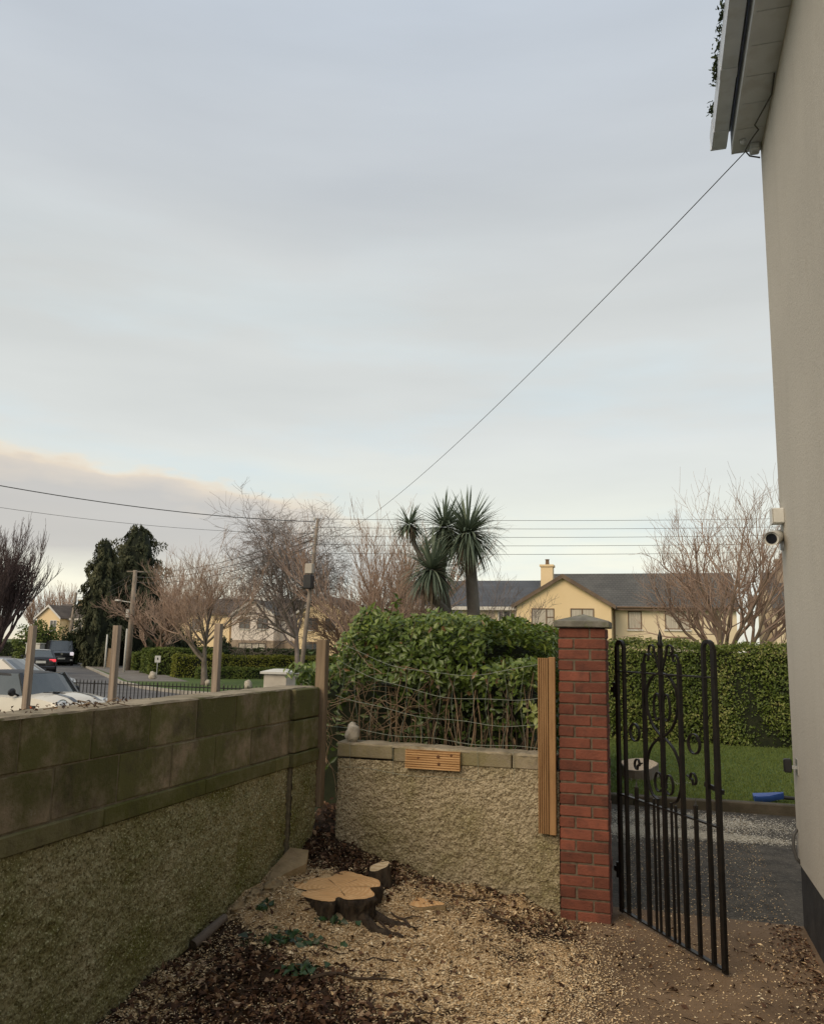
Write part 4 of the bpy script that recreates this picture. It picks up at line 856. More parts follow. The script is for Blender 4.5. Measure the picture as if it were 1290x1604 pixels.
# ================================================================ FRONT LAWN
def hedge(name, label, base, d, length, width, height, mat, n, leaf=(.06, .03), group=None, z0=-.3, wob=.05, seed=0, toprnd=.10, parts=True):
    """clipped hedge: base = middle of the front edge's left end, d = unit direction of its length"""
    d = Vector((d[0], d[1], 0)).normalized(); nn = Vector((d.y, -d.x, 0)); root = thing(name, label, 'hedge', (base[0], base[1], z0), group)
    gapseed = seed*3.1
    B = Vector((base[0], base[1], z0))
    g = MB(); i_ = .10
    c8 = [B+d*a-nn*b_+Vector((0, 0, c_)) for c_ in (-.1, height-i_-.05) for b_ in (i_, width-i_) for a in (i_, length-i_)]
    g.add(c8, [(0, 2, 3, 1), (4, 5, 7, 6), (0, 1, 5, 4), (2, 6, 7, 3), (0, 4, 6, 2), (1, 3, 7, 5)]); g.build('shade_core', M['core'], root)
    areas = np.array([length*height, length*height*.3, length*width, width*height, width*height]); cnt = (areas/areas.sum()*n).astype(int)
    Ps = []; Ns = []
    for f_, m_ in enumerate(cnt):
        a, b_ = rng.uniform(0, 1, m_), rng.uniform(0, 1, m_); o1 = np.zeros(m_)
        if f_ == 0: s_, t_, h_ = a*length, o1, b_*height; nv_ = nn
        elif f_ == 1: s_, t_, h_ = a*length, o1+width, b_*height; nv_ = -nn
        elif f_ == 2: s_, t_, h_ = a*length, b_*width, o1+height; nv_ = Vector((0, 0, 1))
        elif f_ == 3: s_, t_, h_ = o1, a*width, b_*height; nv_ = -d
        else: s_, t_, h_ = o1+length, a*width, b_*height; nv_ = d
        # round the upper edges
        e = np.clip((h_-(height-toprnd))/toprnd, 0, 1)
        if f_ in (0, 1): t_ = t_+(e**2)*toprnd*.6*(1 if f_ == 0 else -1)
        if f_ == 2: q = np.minimum(t_, width-t_); h_ = h_-np.clip(1-q/toprnd, 0, 1)**2*toprnd*.7
        if f_ in (3, 4): s_ = s_+(e**2)*toprnd*.6*(1 if f_ == 3 else -1)
        wv_ = wob*np.sin(s_*2.1+seed)*.6+wob*np.sin(s_*5.3+h_*3+seed)*.4
        p = np.array(B)+s_[:, None]*np.array(d)-t_[:, None]*np.array(nn)+h_[:, None]*np.array([0, 0, 1.])+(wv_+rng.normal(-.02, .035, m_))[:, None]*np.array(nv_)
        Ps.append(p); Ns.append(np.tile(np.array(nv_)+np.array([0, 0, .25]), (m_, 1)))
    Ps = np.concatenate(Ps); Ns = np.concatenate(Ns)
    fq = 1.6 if leaf[0] < .1 else .7; gn_ = np.array([mnoise.fractal(Vector(q)*fq+Vector((gapseed, 0, 0)), .8, 2.1, 4) for q in Ps])
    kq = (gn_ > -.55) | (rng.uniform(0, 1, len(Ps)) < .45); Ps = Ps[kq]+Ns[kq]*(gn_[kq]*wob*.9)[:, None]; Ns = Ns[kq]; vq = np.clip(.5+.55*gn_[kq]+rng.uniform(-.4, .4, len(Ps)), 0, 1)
    if leaf[0] < .1:      # stray shoots standing above the clipped top
        ms = 900; s_ = rng.uniform(0, length, 150)[rng.integers(0, 150, ms)]; t_ = (s_*7.3) % width; up_s = rng.uniform(0, .13, ms); st_ = np.array(B)+s_[:, None]*np.array(d)-t_[:, None]*np.array(nn)+np.stack([rng.normal(0, .012, ms), rng.normal(0, .012, ms), height+up_s-.03], 1)
        Ps = np.concatenate([Ps, st_]); Ns = np.concatenate([Ns, np.tile([0, -.4, .6], (ms, 1))]); vq = np.concatenate([vq, rng.uniform(.6, 1, ms)])
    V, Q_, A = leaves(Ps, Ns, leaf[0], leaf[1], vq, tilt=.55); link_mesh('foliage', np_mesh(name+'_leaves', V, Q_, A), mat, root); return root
hedge('privet_hedge', 'tall clipped green privet hedge across the front lawn beyond the gate', (-3.2, 17.2), (1, 0), 9.5, 1.1, 1.90, M['privet'], 62000, (.062, .032), z0=.02, wob=.08, seed=1.3)
# grass tufts on the lawn in view through the gate
n_ = 42000; x = rng.uniform(-1.1, 3.2, n_); y = 10.57+6.6*rng.uniform(0, 1, n_)**1.3
pos = np.stack([x, y, .02+rng.uniform(.0, .03, n_)], 1); V, Q_, A = leaves(pos, np.tile([0., -.9, .35], (n_, 1)), .05, .010, tilt=.5, dirs=np.tile([0., 0, 1.], (n_, 1)))
o = link_mesh('lawn_grass', np_mesh('lawn_grass', V, Q_, A), M['grass']); props(o, 'short green grass of the front lawn behind the gate', 'grass', kind='stuff')
# sawn round on the lawn
c = sightZ(1000, 1207, .12)
rd = thing('log_round', 'pale sawn tree round lying on the lawn behind the gate', 'log', (c.x, c.y, .02))
pts = [(c.x+.25*(1+.10*math.sin(3*a+.4)+.05*math.sin(5*a))*math.cos(a), c.y+.34*(1+.10*math.sin(2*a))*math.sin(a)) for a in ang]
tl = R_(8); fy = c.y-.34
def tilt_(x, y, z): dy = y-fy; return (x, fy+dy*math.cos(tl)-z*math.sin(tl), .03+dy*math.sin(tl)+z*math.cos(tl))
g = MB(); g.loft([[tilt_(x, y, -.10) for x, y in pts], [tilt_(x, y, .128) for x, y in pts]]); g.build('bark', M['bark_grey'], rd)
M['cut_round'] = cutwood('lawn_round_cut', (.56, .43, .29), (.66, .53, .37), (.46, .33, .21), (c.x, c.y), 8)
g = MB(); g.add([tilt_(c.x+(x-c.x)*.95, c.y+(y-c.y)*.95, .132) for x, y in pts], [tuple(range(18))]); g.build('cut_face', M['cut_round'], rd)
for (px_, py_, sx, sy, n_, lab) in ((990, 1222, .5, .5, 300, 'pale wood shavings on the grass round the sawn round'), (1065, 1232, .22, .25, 130, 'small streak of pale shavings on the grass'), (1080, 1285, 1.1, .45, 15000, 'pale sawdust spread along the tarmac by the kerb'), (1110, 1308, .75, .20, 13000, 'bright sawdust streak across the dark tarmac'), (1000, 1300, .5, .35, 8000, 'sawdust patch on the tarmac behind the gate bars')):
    c = sightZ(px_, py_, 0); x = c.x+rng.normal(0, .5, n_)*sx; y = c.y+rng.normal(0, .5, n_)*sy; k = ((y > 10.6) | (y < 10.4)) & (y > 6.5); x, y = x[k], y[k]; z0 = np.where(y > 10.5, .05, -.006)
    V, Q_, A = leaves(np.stack([x, y, z0], 1), np.tile([0., 0, 1], (len(x), 1)), .015, .011, tilt=.15, fold=.05); o = link_mesh('sawdust', np_mesh('sawdust', V, Q_, A), M['sawdust']); props(o, lab, 'sawdust', kind='stuff')
# loose bits on the drive and path
n_ = 5200; x = rng.uniform(-.3, .87, n_); y = 3.8+rng.uniform(0, 1, n_)**.8*6.4; V, Q_, A = leaves(np.stack([x, y, np.where(y > 6.33, -.009, .0)], 1), np.tile([0., 0, 1], (n_, 1)), .014, .008, rng.uniform(0, 1, n_)**1.6, tilt=.2)
o = link_mesh('path_grit', np_mesh('path_grit', V, Q_, A), M['chips']); props(o, 'fine chips and grit strewn over path and drive', 'grit', kind='stuff')
n_ = 420; x = HX-.02-np.abs(rng.normal(0, .12, n_)); y = rng.uniform(4.6, 6.3, n_); V, Q_, A = leaves(np.stack([x, y, np.full(n_, .006)], 1), np.tile([0., 0, 1], (n_, 1)), .03, .018, tilt=.3)
o = link_mesh('wall_foot_leaves', np_mesh('wall_foot_leaves', V, Q_, A), M['litter']); props(o, 'dead leaves gathered along the dark house plinth', 'leaves', kind='stuff')
# blue shovel on the lawn edge
c = sightZ(1197, 1253, .06); sh = thing('shovel', 'blue plastic shovel with pale handle lying on the lawn edge', 'shovel', (c.x, c.y, .03))
rows = []
for t, w_, dz in ((0, .115, .0), (.04, .13, .0), (.16, .125, .012), (.24, .08, .03), (.33, .03, .045)):
    xx = c.x-.12+t; rows.append([(xx, c.y-w_, .05+dz+.035), (xx, c.y-w_*.7, .04+dz), (xx, c.y, .055+dz), (xx, c.y+w_*.7, .04+dz), (xx, c.y+w_, .05+dz+.04), (xx, c.y+w_, .062+dz+.05), (xx, c.y, .085+dz*1.3), (xx, c.y-w_, .062+dz+.05)])
g = MB(); g.loft(rows); g.build('blade', M['blue'], sh, smooth='auto')
g = MB(); g.tube([(c.x+.17, c.y, .10), (c.x+.36, c.y+.005, .095)], [.024, .02], 10); g.build('socket', M['black_plastic'], sh)
g = MB(); g.tube([(c.x+.33, c.y, .095), (c.x+1.35, c.y+.06, .05)], .014, 10); g.build('handle', M['alu'], sh)

# ================================================================ NEIGHBOUR'S FRONT: POSTS, RAILING, PIER
for (px_, pt, D, lab) in ((52, 980, 10.6, 'grey timber post standing behind the block wall in front of the black saloon'), (184, 980, 10.2, 'grey timber post standing behind the block wall before the iron railing'), (343, 977, 9.6, 'brown timber post behind the block wall in front of the bare roadside tree')):
    t = sight(px_, pt, D); w = .038; g = MB(); g.box(t.x-w, t.x+w, t.y-w, t.y+w, -.33, t.z, .004)
    props(g.build('fence_post', M['timber_grey'], loc=(t.x, t.y, -.33)), lab, 'post')
rl = thing('iron_railing', 'low black iron railing with upright pickets along the road edge', 'railing', (-13.5, 21, -.19))
pk = MB(); pk.box(-.009, .009, -.009, .009, -.85, 0); pk.add([(-.011, -.011, 0), (.011, -.011, 0), (.011, .011, 0), (-.011, .011, 0), (0, 0, .05)], [(0, 1, 4), (1, 2, 4), (2, 3, 4), (3, 0, 4), (3, 2, 1, 0)])
pme = pk.mesh('picket'); pme.materials.append(M['iron'])
x = -18.6; i = 0
while x < -10.35:
    o = bpy.data.objects.new('picket', pme); COL.objects.link(o); o.parent = rl; o.location = Vector((x, 21, .585))-ORG[rl.name]
    if i % 17 == 6: o.scale = (1.7, 1.7, 1.06); o.name = 'rail_post'
    x += .124; i += 1
for z in (.50, -.16): g = MB(); g.box(-18.7, -10.2, 20.988, 21.012, z, z+.03); g.build('rail', M['iron'], rl)
g = MB(); g.box(-18.7, -10.2, 20.9, 21.1, -.4, -.19, .01); g.build('footing', M['kerb_pale'], rl)
M['pier_render'] = pm('pale_pier_render', (.40, .36, .30), (.50, .455, .385), 3, .9, .003, 40)
M['pier_cap'] = pm('pale_pier_cap', (.48, .47, .43), (.58, .57, .52), 3, .9, .003, 40)
pi = thing('gate_pier', 'pale rendered gate pier with a flat pyramid cap beyond the block wall', 'pier', (-9.9, 21.1, -.3))
g = MB(); g.box(-10.23, -9.56, 20.8, 21.4, -.4, .955, .01); g.build('shaft', M['pier_render'], pi)
g = MB(); q = [(-10.31, 20.72), (-9.48, 20.72), (-9.48, 21.48), (-10.31, 21.48)]
g.add([(x, y, .957) for x, y in q]+[(x, y, 1.015) for x, y in q]+[(-9.895+(x+9.895)*.35, 21.1+(y-21.1)*.35, 1.09) for x, y in q], [(3, 2, 1, 0), (0, 1, 5, 4), (1, 2, 6, 5), (2, 3, 7, 6), (3, 0, 4, 7), (4, 5, 9, 8), (5, 6, 10, 9), (6, 7, 11, 10), (7, 4, 8, 11), (8, 9, 10, 11)]); g.build('cap', M['pier_cap'], pi)
# leaves caught on top of the block wall
x = rng.uniform(WX-.22, WX+.0, 90); y = 3.3+rng.normal(0, .25, 90); V, Q_, A = leaves(np.stack([x, y, 1.478+rng.uniform(0, .014, 90)], 1), np.tile([0, 0, 1.], (90, 1)), .022, .012, tilt=.5)
o = link_mesh('wall_top_leaves', np_mesh('wall_top_leaves', V, Q_, A), M['litter']); props(o, 'small dead leaves caught on top of the block wall', 'leaves', kind='stuff')
g = MB()
for i in range(9):
    a = Vector((WX+random.uniform(-.15, 0), 3.35+random.gauss(0, .2), 1.480)); g.tube([a, a+Vector((random.uniform(-.05, .06), random.uniform(-.08, .08), random.uniform(.0, .02))), a+Vector((random.uniform(-.05, .09), random.uniform(-.15, .15), random.uniform(-.03, .03)))], .0022, 4)
props(g.build('ivy_twigs', M['twig'], loc=(WX, 3, 1.48)), 'few dry ivy twigs trailing over the block wall top', 'twigs')

# ================================================================ VEHICLES
def paint(name, c, rough=.3, metallic=0.0): return pm(name, tuple(x*.96 for x in c), c, 2, rough, metallic=metallic, coat=.6)
M['cream_paint'] = paint('cream_car_paint', (.62, .57, .47)); M['black_paint'] = paint('black_car_paint', (.012, .012, .014)); M['silver_paint'] = paint('silver_car_paint', (.38, .38, .38), .35, .5)
M['darkroof'] = pm('charcoal_roof_paint', (.02, .02, .022), (.026, .026, .028), 2, .5, spec=.25); M['glass'] = pm('car_glass', (.035, .045, .045), (.06, .07, .07), 1.5, .08, spec=.9, coat=.5)
M['tyre'] = pm('tyre_rubber', (.012, .012, .012), (.02, .02, .02), 9, .8); M['rim'] = pm('alloy_rim', (.30, .30, .31), (.42, .42, .43), 9, .35, metallic=.8)
M['chrome'] = pm('chrome_trim', (.55, .55, .55), (.65, .65, .65), 9, .15, metallic=1.0); M['lamp_glass'] = pm('headlamp_glass', (.42, .43, .42), (.55, .56, .55), 9, .1, spec=.8, coat=.8)
M['plate'] = pm('number_plate', (.55, .55, .50), (.62, .62, .58), 5, .5); M['orange'] = pm('orange_lens', (.45, .06, .012), (.55, .09, .02), 9, .2)
def emis(name, c, s):
    mt, n, l, b = _m(name); b.inputs['Base Color'].default_value = (*c, 1); b.inputs['Emission Color'].default_value = (*c, 1); b.inputs['Emission Strength'].default_value = s; b.inputs['Roughness'].default_value = .2; return mt
M['tail_lit'] = emis('lit_tail_lamp', (.75, .06, .08), .55); M['head_lit'] = emis('lit_head_lamp', (.8, .72, .75), .5)
def car(name, label, group, loc, rz, P):
    """P: stations (x, z_bottom, z_top, half_width) of the lower body; greenhouse outline; all in metres, +x forward"""
    t = thing(name, label, P.get('cat', 'car'), loc, group, rz)
    if rz == 0: ORG[t.name] = Vector((0, 0, 0))
    g = MB(); rings = []
    for (x, zb, zt, w) in P['body']:
        h = zt-zb
        half = [(0, zb), (w*.86, zb), (w*.965, zb+h*.18), (w, zb+h*.45), (w*.985, zb+h*.68), (w*.93, zt-.055), (w*.80, zt-.012), (w*.4, zt+P['crown']*.7), (0, zt+P['crown'])]
        rings.append([(x, y, z) for y, z in half]+[(x, -y, z) for y, z in half[-2:0:-1]])
    g.loft(rings); g.build('body', P['paint'], t, smooth='auto')
    def P3(x, y, z): return (x, y, z)
    zb_, zr_ = P['belt'], P['roof']; x0, x1, x2, x3 = P['gh']       # rear base, rear top, front top, front base
    wb, wt = P['wb'], P['wt']
    # roof shell
    g = MB(); rr = []
    for i, f in enumerate(np.linspace(0, 1, 8)):
        xx = x1-.06+(x2-x1+.12)*f; dz = -P.get('arch', .05)*(2*f-1)**2; w = wt*(1-.10*abs(2*f-1)**3)
        rr.append([(xx, y_*w, zr_+dz+z_) for y_, z_ in ((1.03, -.075), (1.0, -.03), (.8, -.004), (.4, .012), (0, .016), (-.4, .012), (-.8, -.004), (-1.0, -.03), (-1.03, -.075))])
    g.loft(rr); g.build('roof', P['roofpaint'], t, smooth='auto')
    zt_ = zr_-.07
    # cabin glass volume, pillars
    B_ = [(x0, -wb), (x3, -wb+.03), (x3+.10, -wb*.55), (x3+.13, 0), (x3+.10, wb*.55), (x3, wb-.03), (x0, wb), (x0-.05, 0)]
    T_ = [(x1, -wt), (x2, -wt+.02), (x2+.06, -wt*.55), (x2+.08, 0), (x2+.06, wt*.55), (x2, wt-.02), (x1, wt), (x1-.04, 0)]
    g = MB(); g.loft([[(x, y, zb_-.03) for x, y in B_], [(x, y, zt_+.03) for x, y in T_]]); g.build('cabin_glass', M['glass'], t)
    for s in (-1, 1):
        g = MB(); g.bar((x3+.01, s*(wb-.015), zb_-.04), (x2+.0, s*(wt-.005), zt_+.03), .07, .07); g.build('front_pillar', P['pillar'], t)
        g = MB(); g.bar((x0, s*(wb-.01), zb_-.04), (x1, s*(wt), zt_+.03), P.get('rearpillar', .12), .06); g.build('rear_pillar', P['pillar'], t)
        xm = P['mid']; g = MB(); g.bar((xm, s*(wb+.002), zb_-.04), (xm-.03, s*(wt+.008), zt_+.03), .055, .03); g.build('centre_pillar', P['pillar'], t)
        g = MB(); g.lathe([(.03, -.05), (.075, -.03), (.085, .02), (.05, .05)], (x3-.22, s*(wb+.13), zb_+.07), 10, 'X'); mr_ = g.build('mirror', P.get('mirror', M['black_plastic']), t, smooth='auto')
        g = MB(); g.bar((x3-.2, s*(wb-.02), zb_), (x3-.21, s*(wb+.1), zb_+.05), .05, .03); g.build('mirror_arm', M['black_plastic'], mr_)
    for wx_ in P['wheels']:
        for s in (-1, 1):
            R = P['wr']; W_ = P['body'][3][3]-.02
            g = MB(); g.lathe([(R*.6, -.1), (R*.93, -.1), (R, -.07), (R, .07), (R*.93, .1), (R*.6, .1)], (wx_, s*(W_-.09), R), 24, 'Y'); wh = g.build('wheel', M['tyre'], t, smooth='auto')
            g = MB(); g.lathe([(R*.62, s*.085), (R*.60, s*.095), (R*.2, s*.07), (.02, s*.085)], (wx_, s*(W_-.09), R), 14, 'Y'); g.build('rim', M['rim'], wh, smooth='auto')
            g = MB(); g.lathe([(R*1.24, -.02), (R*1.24, .012)], (wx_, s*(W_+.004), R+.01), 28, 'Y'); g.build('wheel_arch', P.get('archmat', M['black_plastic']), t)
    for f in P.get('extra', []): f(t)
    return t
# small cream hatchback with black roof and bonnet stripes
def mini_extra(t):
    for s in (-1, 1):
        g = MB(); g.lathe([(.005, .06), (.08, .052), (.125, .02), (.135, -.03)], (1.58, s*.60, .74), 16, 'X'); hl = g.build('headlight', M['lamp_glass'], t, smooth=True)
        g = MB(); g.lathe([(.150, .0), (.150, -.03)], (1.575, s*.60, .74), 18, 'X'); g.build('bezel', M['chrome'], hl)
        rows = []
        for x in np.linspace(1.0, 1.72, 9):
            zt = np.interp(x, [p[0] for p in bodym], [p[2] for p in bodym]); w = np.interp(x, [p[0] for p in bodym], [p[3] for p in bodym])
            def zz(y): return np.interp(abs(y)/w, [0, .4, .8], [zt+.045, zt+.032, zt-.012])+.006
            rows.append([(x, s*.26, zz(.26)), (x, s*.37, zz(.37))])
        g = MB(); g.loft(rows, closed=False, caps=False); g.build('bonnet_stripe', M['black_paint'], t)
        g = MB(); g.box(.86, 1.06, s*.815-.012, s*.815+.012, .68, .75, .008); si = g.build('side_scuttle', M['black_plastic'], t)
        g = MB(); g.box(.90, .98, s*.83-.006, s*.83+.006, .695, .735, .004); g.build('indicator', M['orange'], si)
        g = MB(); g.bar((.80, s*.828, .35), (.80, s*.822, .90), .004, .012); g.build('door_seam', M['black_plastic'], t)
        g = MB(); g.box(-.35, -.17, s*.835-.012, s*.835+.012, .76, .79, .006); g.build('door_handle', M['chrome'], t)
        g = MB(); g.bar((1.00-s*.1, s*.12, .975), (.98, s*.12-.45*1, 1.0), .02, .015); g.build('wiper', M['black_plastic'], t)
    g = MB(); g.box(1.70, 1.79, -.42, .42, .50, .62, .02); g.build('grille', M['chrome'], t)
bodym = [(-1.83, .35, .80, .62), (-1.75, .22, .88, .76), (-1.2, .17, .93, .83), (-.5, .16, .93, .84), (.4, .16, .93, .84), (.95, .16, .945, .835), (1.15, .17, .925, .82), (1.45, .19, .875, .79), (1.66, .22, .79, .74), (1.78, .30, .66, .60), (1.82, .36, .56, .52)]
hlp = sight(38, 1091, 16.9); ra = R_(-9)
car('hatchback_car', 'small cream hatchback with charcoal roof and black bonnet stripes parked behind the block wall', None, (hlp.x-(.60*math.cos(ra)+.71*math.sin(ra)), hlp.y-(.60*math.sin(ra)-.71*math.cos(ra)), -.31), ra,
    dict(body=bodym, crown=.045, paint=M['cream_paint'], roofpaint=M['darkroof'], pillar=M['black_paint'], belt=.92, roof=1.395, gh=(-1.55, -1.42, .26, .60), wb=.71, wt=.57, mid=-.45, wheels=(1.12, -1.34), wr=.30, arch=.045, extra=[mini_extra]))
# black saloon driving away
bodys = [(-2.30, .35, .86, .66), (-2.2, .25, .98, .80), (-1.6, .20, 1.0, .88), (-.8, .19, .95, .90), (.3, .19, .94, .90), (1.0, .19, .96, .89), (1.6, .2, .90, .87), (2.1, .24, .78, .78), (2.3, .35, .62, .64)]
def saloon_extra(t):
    for s in (-1, 1):
        g = MB(); g.box(-2.30, -2.16, s*.62-.20, s*.62+.20, .74, .90, .03); g.build('tail_light', M['tail_lit'], t)
    g = MB(); g.box(-2.335, -2.30, -.27, .27, .66, .80, .005); g.build('number_plate', M['plate'], t)
    g = MB(); g.box(-2.36, -2.2, -.80, .80, .30, .50, .05); g.build('rear_bumper', M['black_paint'], t)
p = sightZ(62, 1057, -.3); hd = math.atan2(.73, -.68)
car('saloon_car', 'black saloon car with lit red tail lamps driving away up the road', None, (p.x-.68*2.2, p.y+.73*2.2, -.30), hd,
    dict(body=bodys, crown=.03, paint=M['black_paint'], roofpaint=M['black_paint'], pillar=M['black_paint'], belt=.93, roof=1.44, gh=(-1.75, -1.05, .25, 1.05), wb=.80, wt=.60, mid=-.35, wheels=(1.4, -1.35), wr=.32, extra=[saloon_extra]))
p = sight(4, 1052, 27.0)
car('estate_car', 'silver car whose roof shows behind the cream hatchback', None, (p.x-.4, p.y+.6, -.31), R_(10),
    dict(body=bodys, crown=.03, paint=M['silver_paint'], roofpaint=M['silver_paint'], pillar=M['silver_paint'], belt=.92, roof=1.43, gh=(-1.9, -1.5, .25, 1.05), wb=.80, wt=.62, mid=-.35, wheels=(1.4, -1.35), wr=.32))
# black van facing the camera
def van_extra(t):
    for s in (-1, 1):
        g = MB(); g.box(2.28, 2.42, s*.74-.14, s*.74+.14, .80, 1.06, .04); g.build('headlight', M['head_lit'], t)
        g = MB(); g.box(2.30, 2.44, s*.72-.10, s*.72+.10, .38, .50, .02); g.build('fog_lamp', M['lamp_glass'], t)
    g = MB(); g.box(2.36, 2.44, -.55, .55, .78, 1.0, .02); gr = g.build('grille', M['black_plastic'], t)
    g = MB(); g.lathe([(.09, .0), (.09, .012)], (2.44, 0, .93), 14, 'X'); g.build('emblem', M['chrome'], gr)
    g = MB(); g.box(2.43, 2.462, -.27, .27, .50, .62, .004); g.build('number_plate', M['plate'], t)
    g = MB(); g.box(2.25, 2.43, -.88, .88, .25, .70, .06); g.build('front_bumper', M['black_plastic'], t)
bodyv = [(-2.45, .35, 1.14, .84), (-2.35, .28, 1.16, .92), (-1.5, .25, 1.16, .95), (0, .25, 1.16, .95), (1.2, .25, 1.18, .95), (1.75, .25, 1.16, .94), (2.1, .27, 1.10, .91), (2.34, .32, .98, .84), (2.42, .45, .75, .74)]
p = sightZ(95, 1043, -.3); hv = math.atan2(-.73, .68)
car('van', 'black panel van with lit headlamps parked facing the wall at the kerb', None, (p.x-.68*2.3, p.y+.73*2.3, -.30), hv,
    dict(cat='van', body=bodyv, crown=.03, paint=M['black_paint'], roofpaint=M['black_paint'], pillar=M['black_paint'], belt=1.13, roof=1.97, gh=(-2.35, -2.30, .95, 1.62), wb=.90, wt=.76, mid=.2, wheels=(1.5, -1.5), wr=.33, arch=.03, rearpillar=.3, extra=[van_extra]))

# ================================================================ HOUSES
M['yellow'] = pm('yellow_render', (.74, .565, .33), (.80, .62, .38), .5, .9, .002, 20); M['yellow_side'] = M['yellow']
M['cream'] = pm('cream_render', (.66, .55, .38), (.74, .62, .44), .5, .9, .002, 20); M['pink'] = pm('pale_pink_render', (.66, .58, .51), (.73, .65, .58), .5, .9, .002, 20)
M['stone'] = pm('stone_cladding', (.24, .18, .13), (.36, .28, .21), 2.5, .9, .01, 6)
def tilemat(name, a, b_, rows):
    mt, n, l, b = _m(name); v = _vec(n, l); br = n.new('ShaderNodeTexBrick'); br.inputs['Scale'].default_value = 1.0; br.inputs['Mortar Size'].default_value = .018; br.inputs['Brick Width'].default_value = .22; br.inputs['Row Height'].default_value = rows
    br.inputs['Color1'].default_value = (*a, 1); br.inputs['Color2'].default_value = (*b_, 1); br.inputs['Mortar'].default_value = (*[x*.75 for x in a], 1)
    sw = n.new('ShaderNodeSeparateXYZ'); cb_ = n.new('ShaderNodeCombineXYZ'); l.new(v, sw.inputs[0])
    ad = n.new('ShaderNodeMath'); ad.operation = 'ADD'; l.new(sw.outputs[0], ad.inputs[0]); l.new(sw.outputs[1], ad.inputs[1]); 
    l.new(sw.outputs[0], cb_.inputs[0]); l.new(sw.outputs[2], cb_.inputs[1]); l.new(cb_.outputs[0], br.inputs['Vector'])
    c = mixc(n, l, ramp(n, l, _noise(n, l, _pos(n, l), .7, 6), [(.45, (0, 0, 0)), (.7, (.6, .6, .6))]), br.outputs[0], tuple(x*1.5 for x in b_))
    l.new(c, b.inputs['Base Color']); b.inputs['Roughness'].default_value = .8; _bump(n, l, br.outputs['Fac'], -.02, 1.0, b); return mt
M['tiles'] = tilemat('grey_brown_roof_tiles', (.078, .075, .068), (.092, .088, .078), .15); M['slate'] = tilemat('blue_slate_roof', (.068, .073, .082), (.076, .081, .09), .12); M['tiles_brown'] = tilemat('brown_roof_tiles', (.085, .064, .05), (.10, .078, .06), .15)
M['fascia'] = pm('brown_bargeboard', (.11, .075, .05), (.17, .12, .085), 2, .7); M['fascia_w'] = pm('white_bargeboard', (.58, .55, .50), (.66, .63, .58), 2, .7)
M['frame_b'] = pm('brown_window_frame', (.12, .075, .045), (.18, .115, .07), 3, .6); M['frame_w'] = pm('white_window_frame', (.60, .58, .54), (.68, .66, .62), 3, .6)
M['pane'] = pm('window_glass', (.05, .055, .06), (.09, .095, .10), .8, .06, spec=.9); M['curtain'] = pm('net_curtain', (.38, .34, .28), (.55, .50, .42), 6, .9, stretch=(6, 1, .2))
def window(parent, x0, x1, z0, z1, y, frame, curtain=True, mull=(.62,), trans=None, sill=None):
    """window in a wall that faces -Y at y: frame proud of the wall, pane and curtain inside it"""
    g = MB(); t = .06
    for a, b_, c_, d_ in ((x0, x1, z1-t, z1), (x0, x1, z0, z0+t), (x0, x0+t, z0+t, z1-t), (x1-t, x1, z0+t, z1-t)): g.box(a, b_, y-.035, y+.03, c_, d_)
    w = g.build('window', frame, parent)
    g = MB(); g.box(x0+t, x1-t, y-.008, y-.004, z0+t, z1-t); g.build('pane', M['curtain'] if curtain else M['pane'], w)
    for m_ in mull: xm = x0+(x1-x0)*m_; g = MB(); g.box(xm-.035, xm+.035, y-.032, y-.009, z0+t, z1-t); g.build('mullion', frame, w)
    if trans: g = MB(); xm = x0+(x1-x0)*mull[-1]; g.box(xm+.036, x1-t-.001, y-.03, y-.009, z0+(z1-z0)*trans-.03, z0+(z1-z0)*trans+.03); g.build('transom', frame, w)
    g = MB(); g.box(x0-.06, x1+.06, y-.09, y-.001, z0-.09, z0-.002); g.build('sill', sill or M['fascia_w'], w); return w
def gable(parent, x0, x1, y0, y1, z0, ze, zr, axis, wall, roof, fascia, ov=.28, split=None, apex=None):
    xm = (x0+x1)/2 if apex is None else apex; ym = (y0+y1)/2; g = MB(); th = .12
    if axis == 'Y':
        g.prism([(x0, z0), (x1, z0), (x1, ze), (xm, zr-.05), (x0, ze)], y0, y1, 'Y'); g.build('wall', wall, parent)
        k0, k1 = (zr-ze)/(xm-x0), (zr-ze)/(x1-xm)
        g = MB(); L_ = [(x0-ov, ze-ov*k0), (xm, zr), (x1+ov, ze-ov*k1), (x1+ov, ze-ov*k1+th), (xm, zr+th), (x0-ov, ze-ov*k0+th)]
        g.prism(L_, y0-.22, y1, 'Y'); r = g.build('roof', roof, parent)
        g = MB(); L2 = [(x0-ov, ze-ov*k0-.10), (xm, zr-.14), (x1+ov, ze-ov*k1-.10), (x1+ov, ze-ov*k1+th+.01), (xm, zr+th+.01), (x0-ov, ze-ov*k0+th+.01)]; g.prism(L2, y0-.26, y0-.222, 'Y'); g.build('bargeboard', fascia, r)
    else:
        g.prism([(y0, z0), (y1, z0), (y1, ze), (ym, zr-.05), (y0, ze)], x0, x1, 'X'); g.build('wall', wall, parent); k = (zr-ze)/(ym-y0)
        g = MB(); L_ = [(y0-ov, ze-ov*k), (ym, zr), (y1+ov, ze-ov*k), (y1+ov, ze-ov*k+th), (ym, zr+th), (y0-ov, ze-ov*k+th)]; g.prism(L_, x0-.15, x1+.15, 'X'); r = g.build('roof', roof, parent)
        g = MB(); g.box(x0-.1, x1+.1, y0-ov-.03, y0-ov-.002, ze-ov*k-.12, ze-ov*k+th*.8); g.build('fascia', fascia, r)
    return r
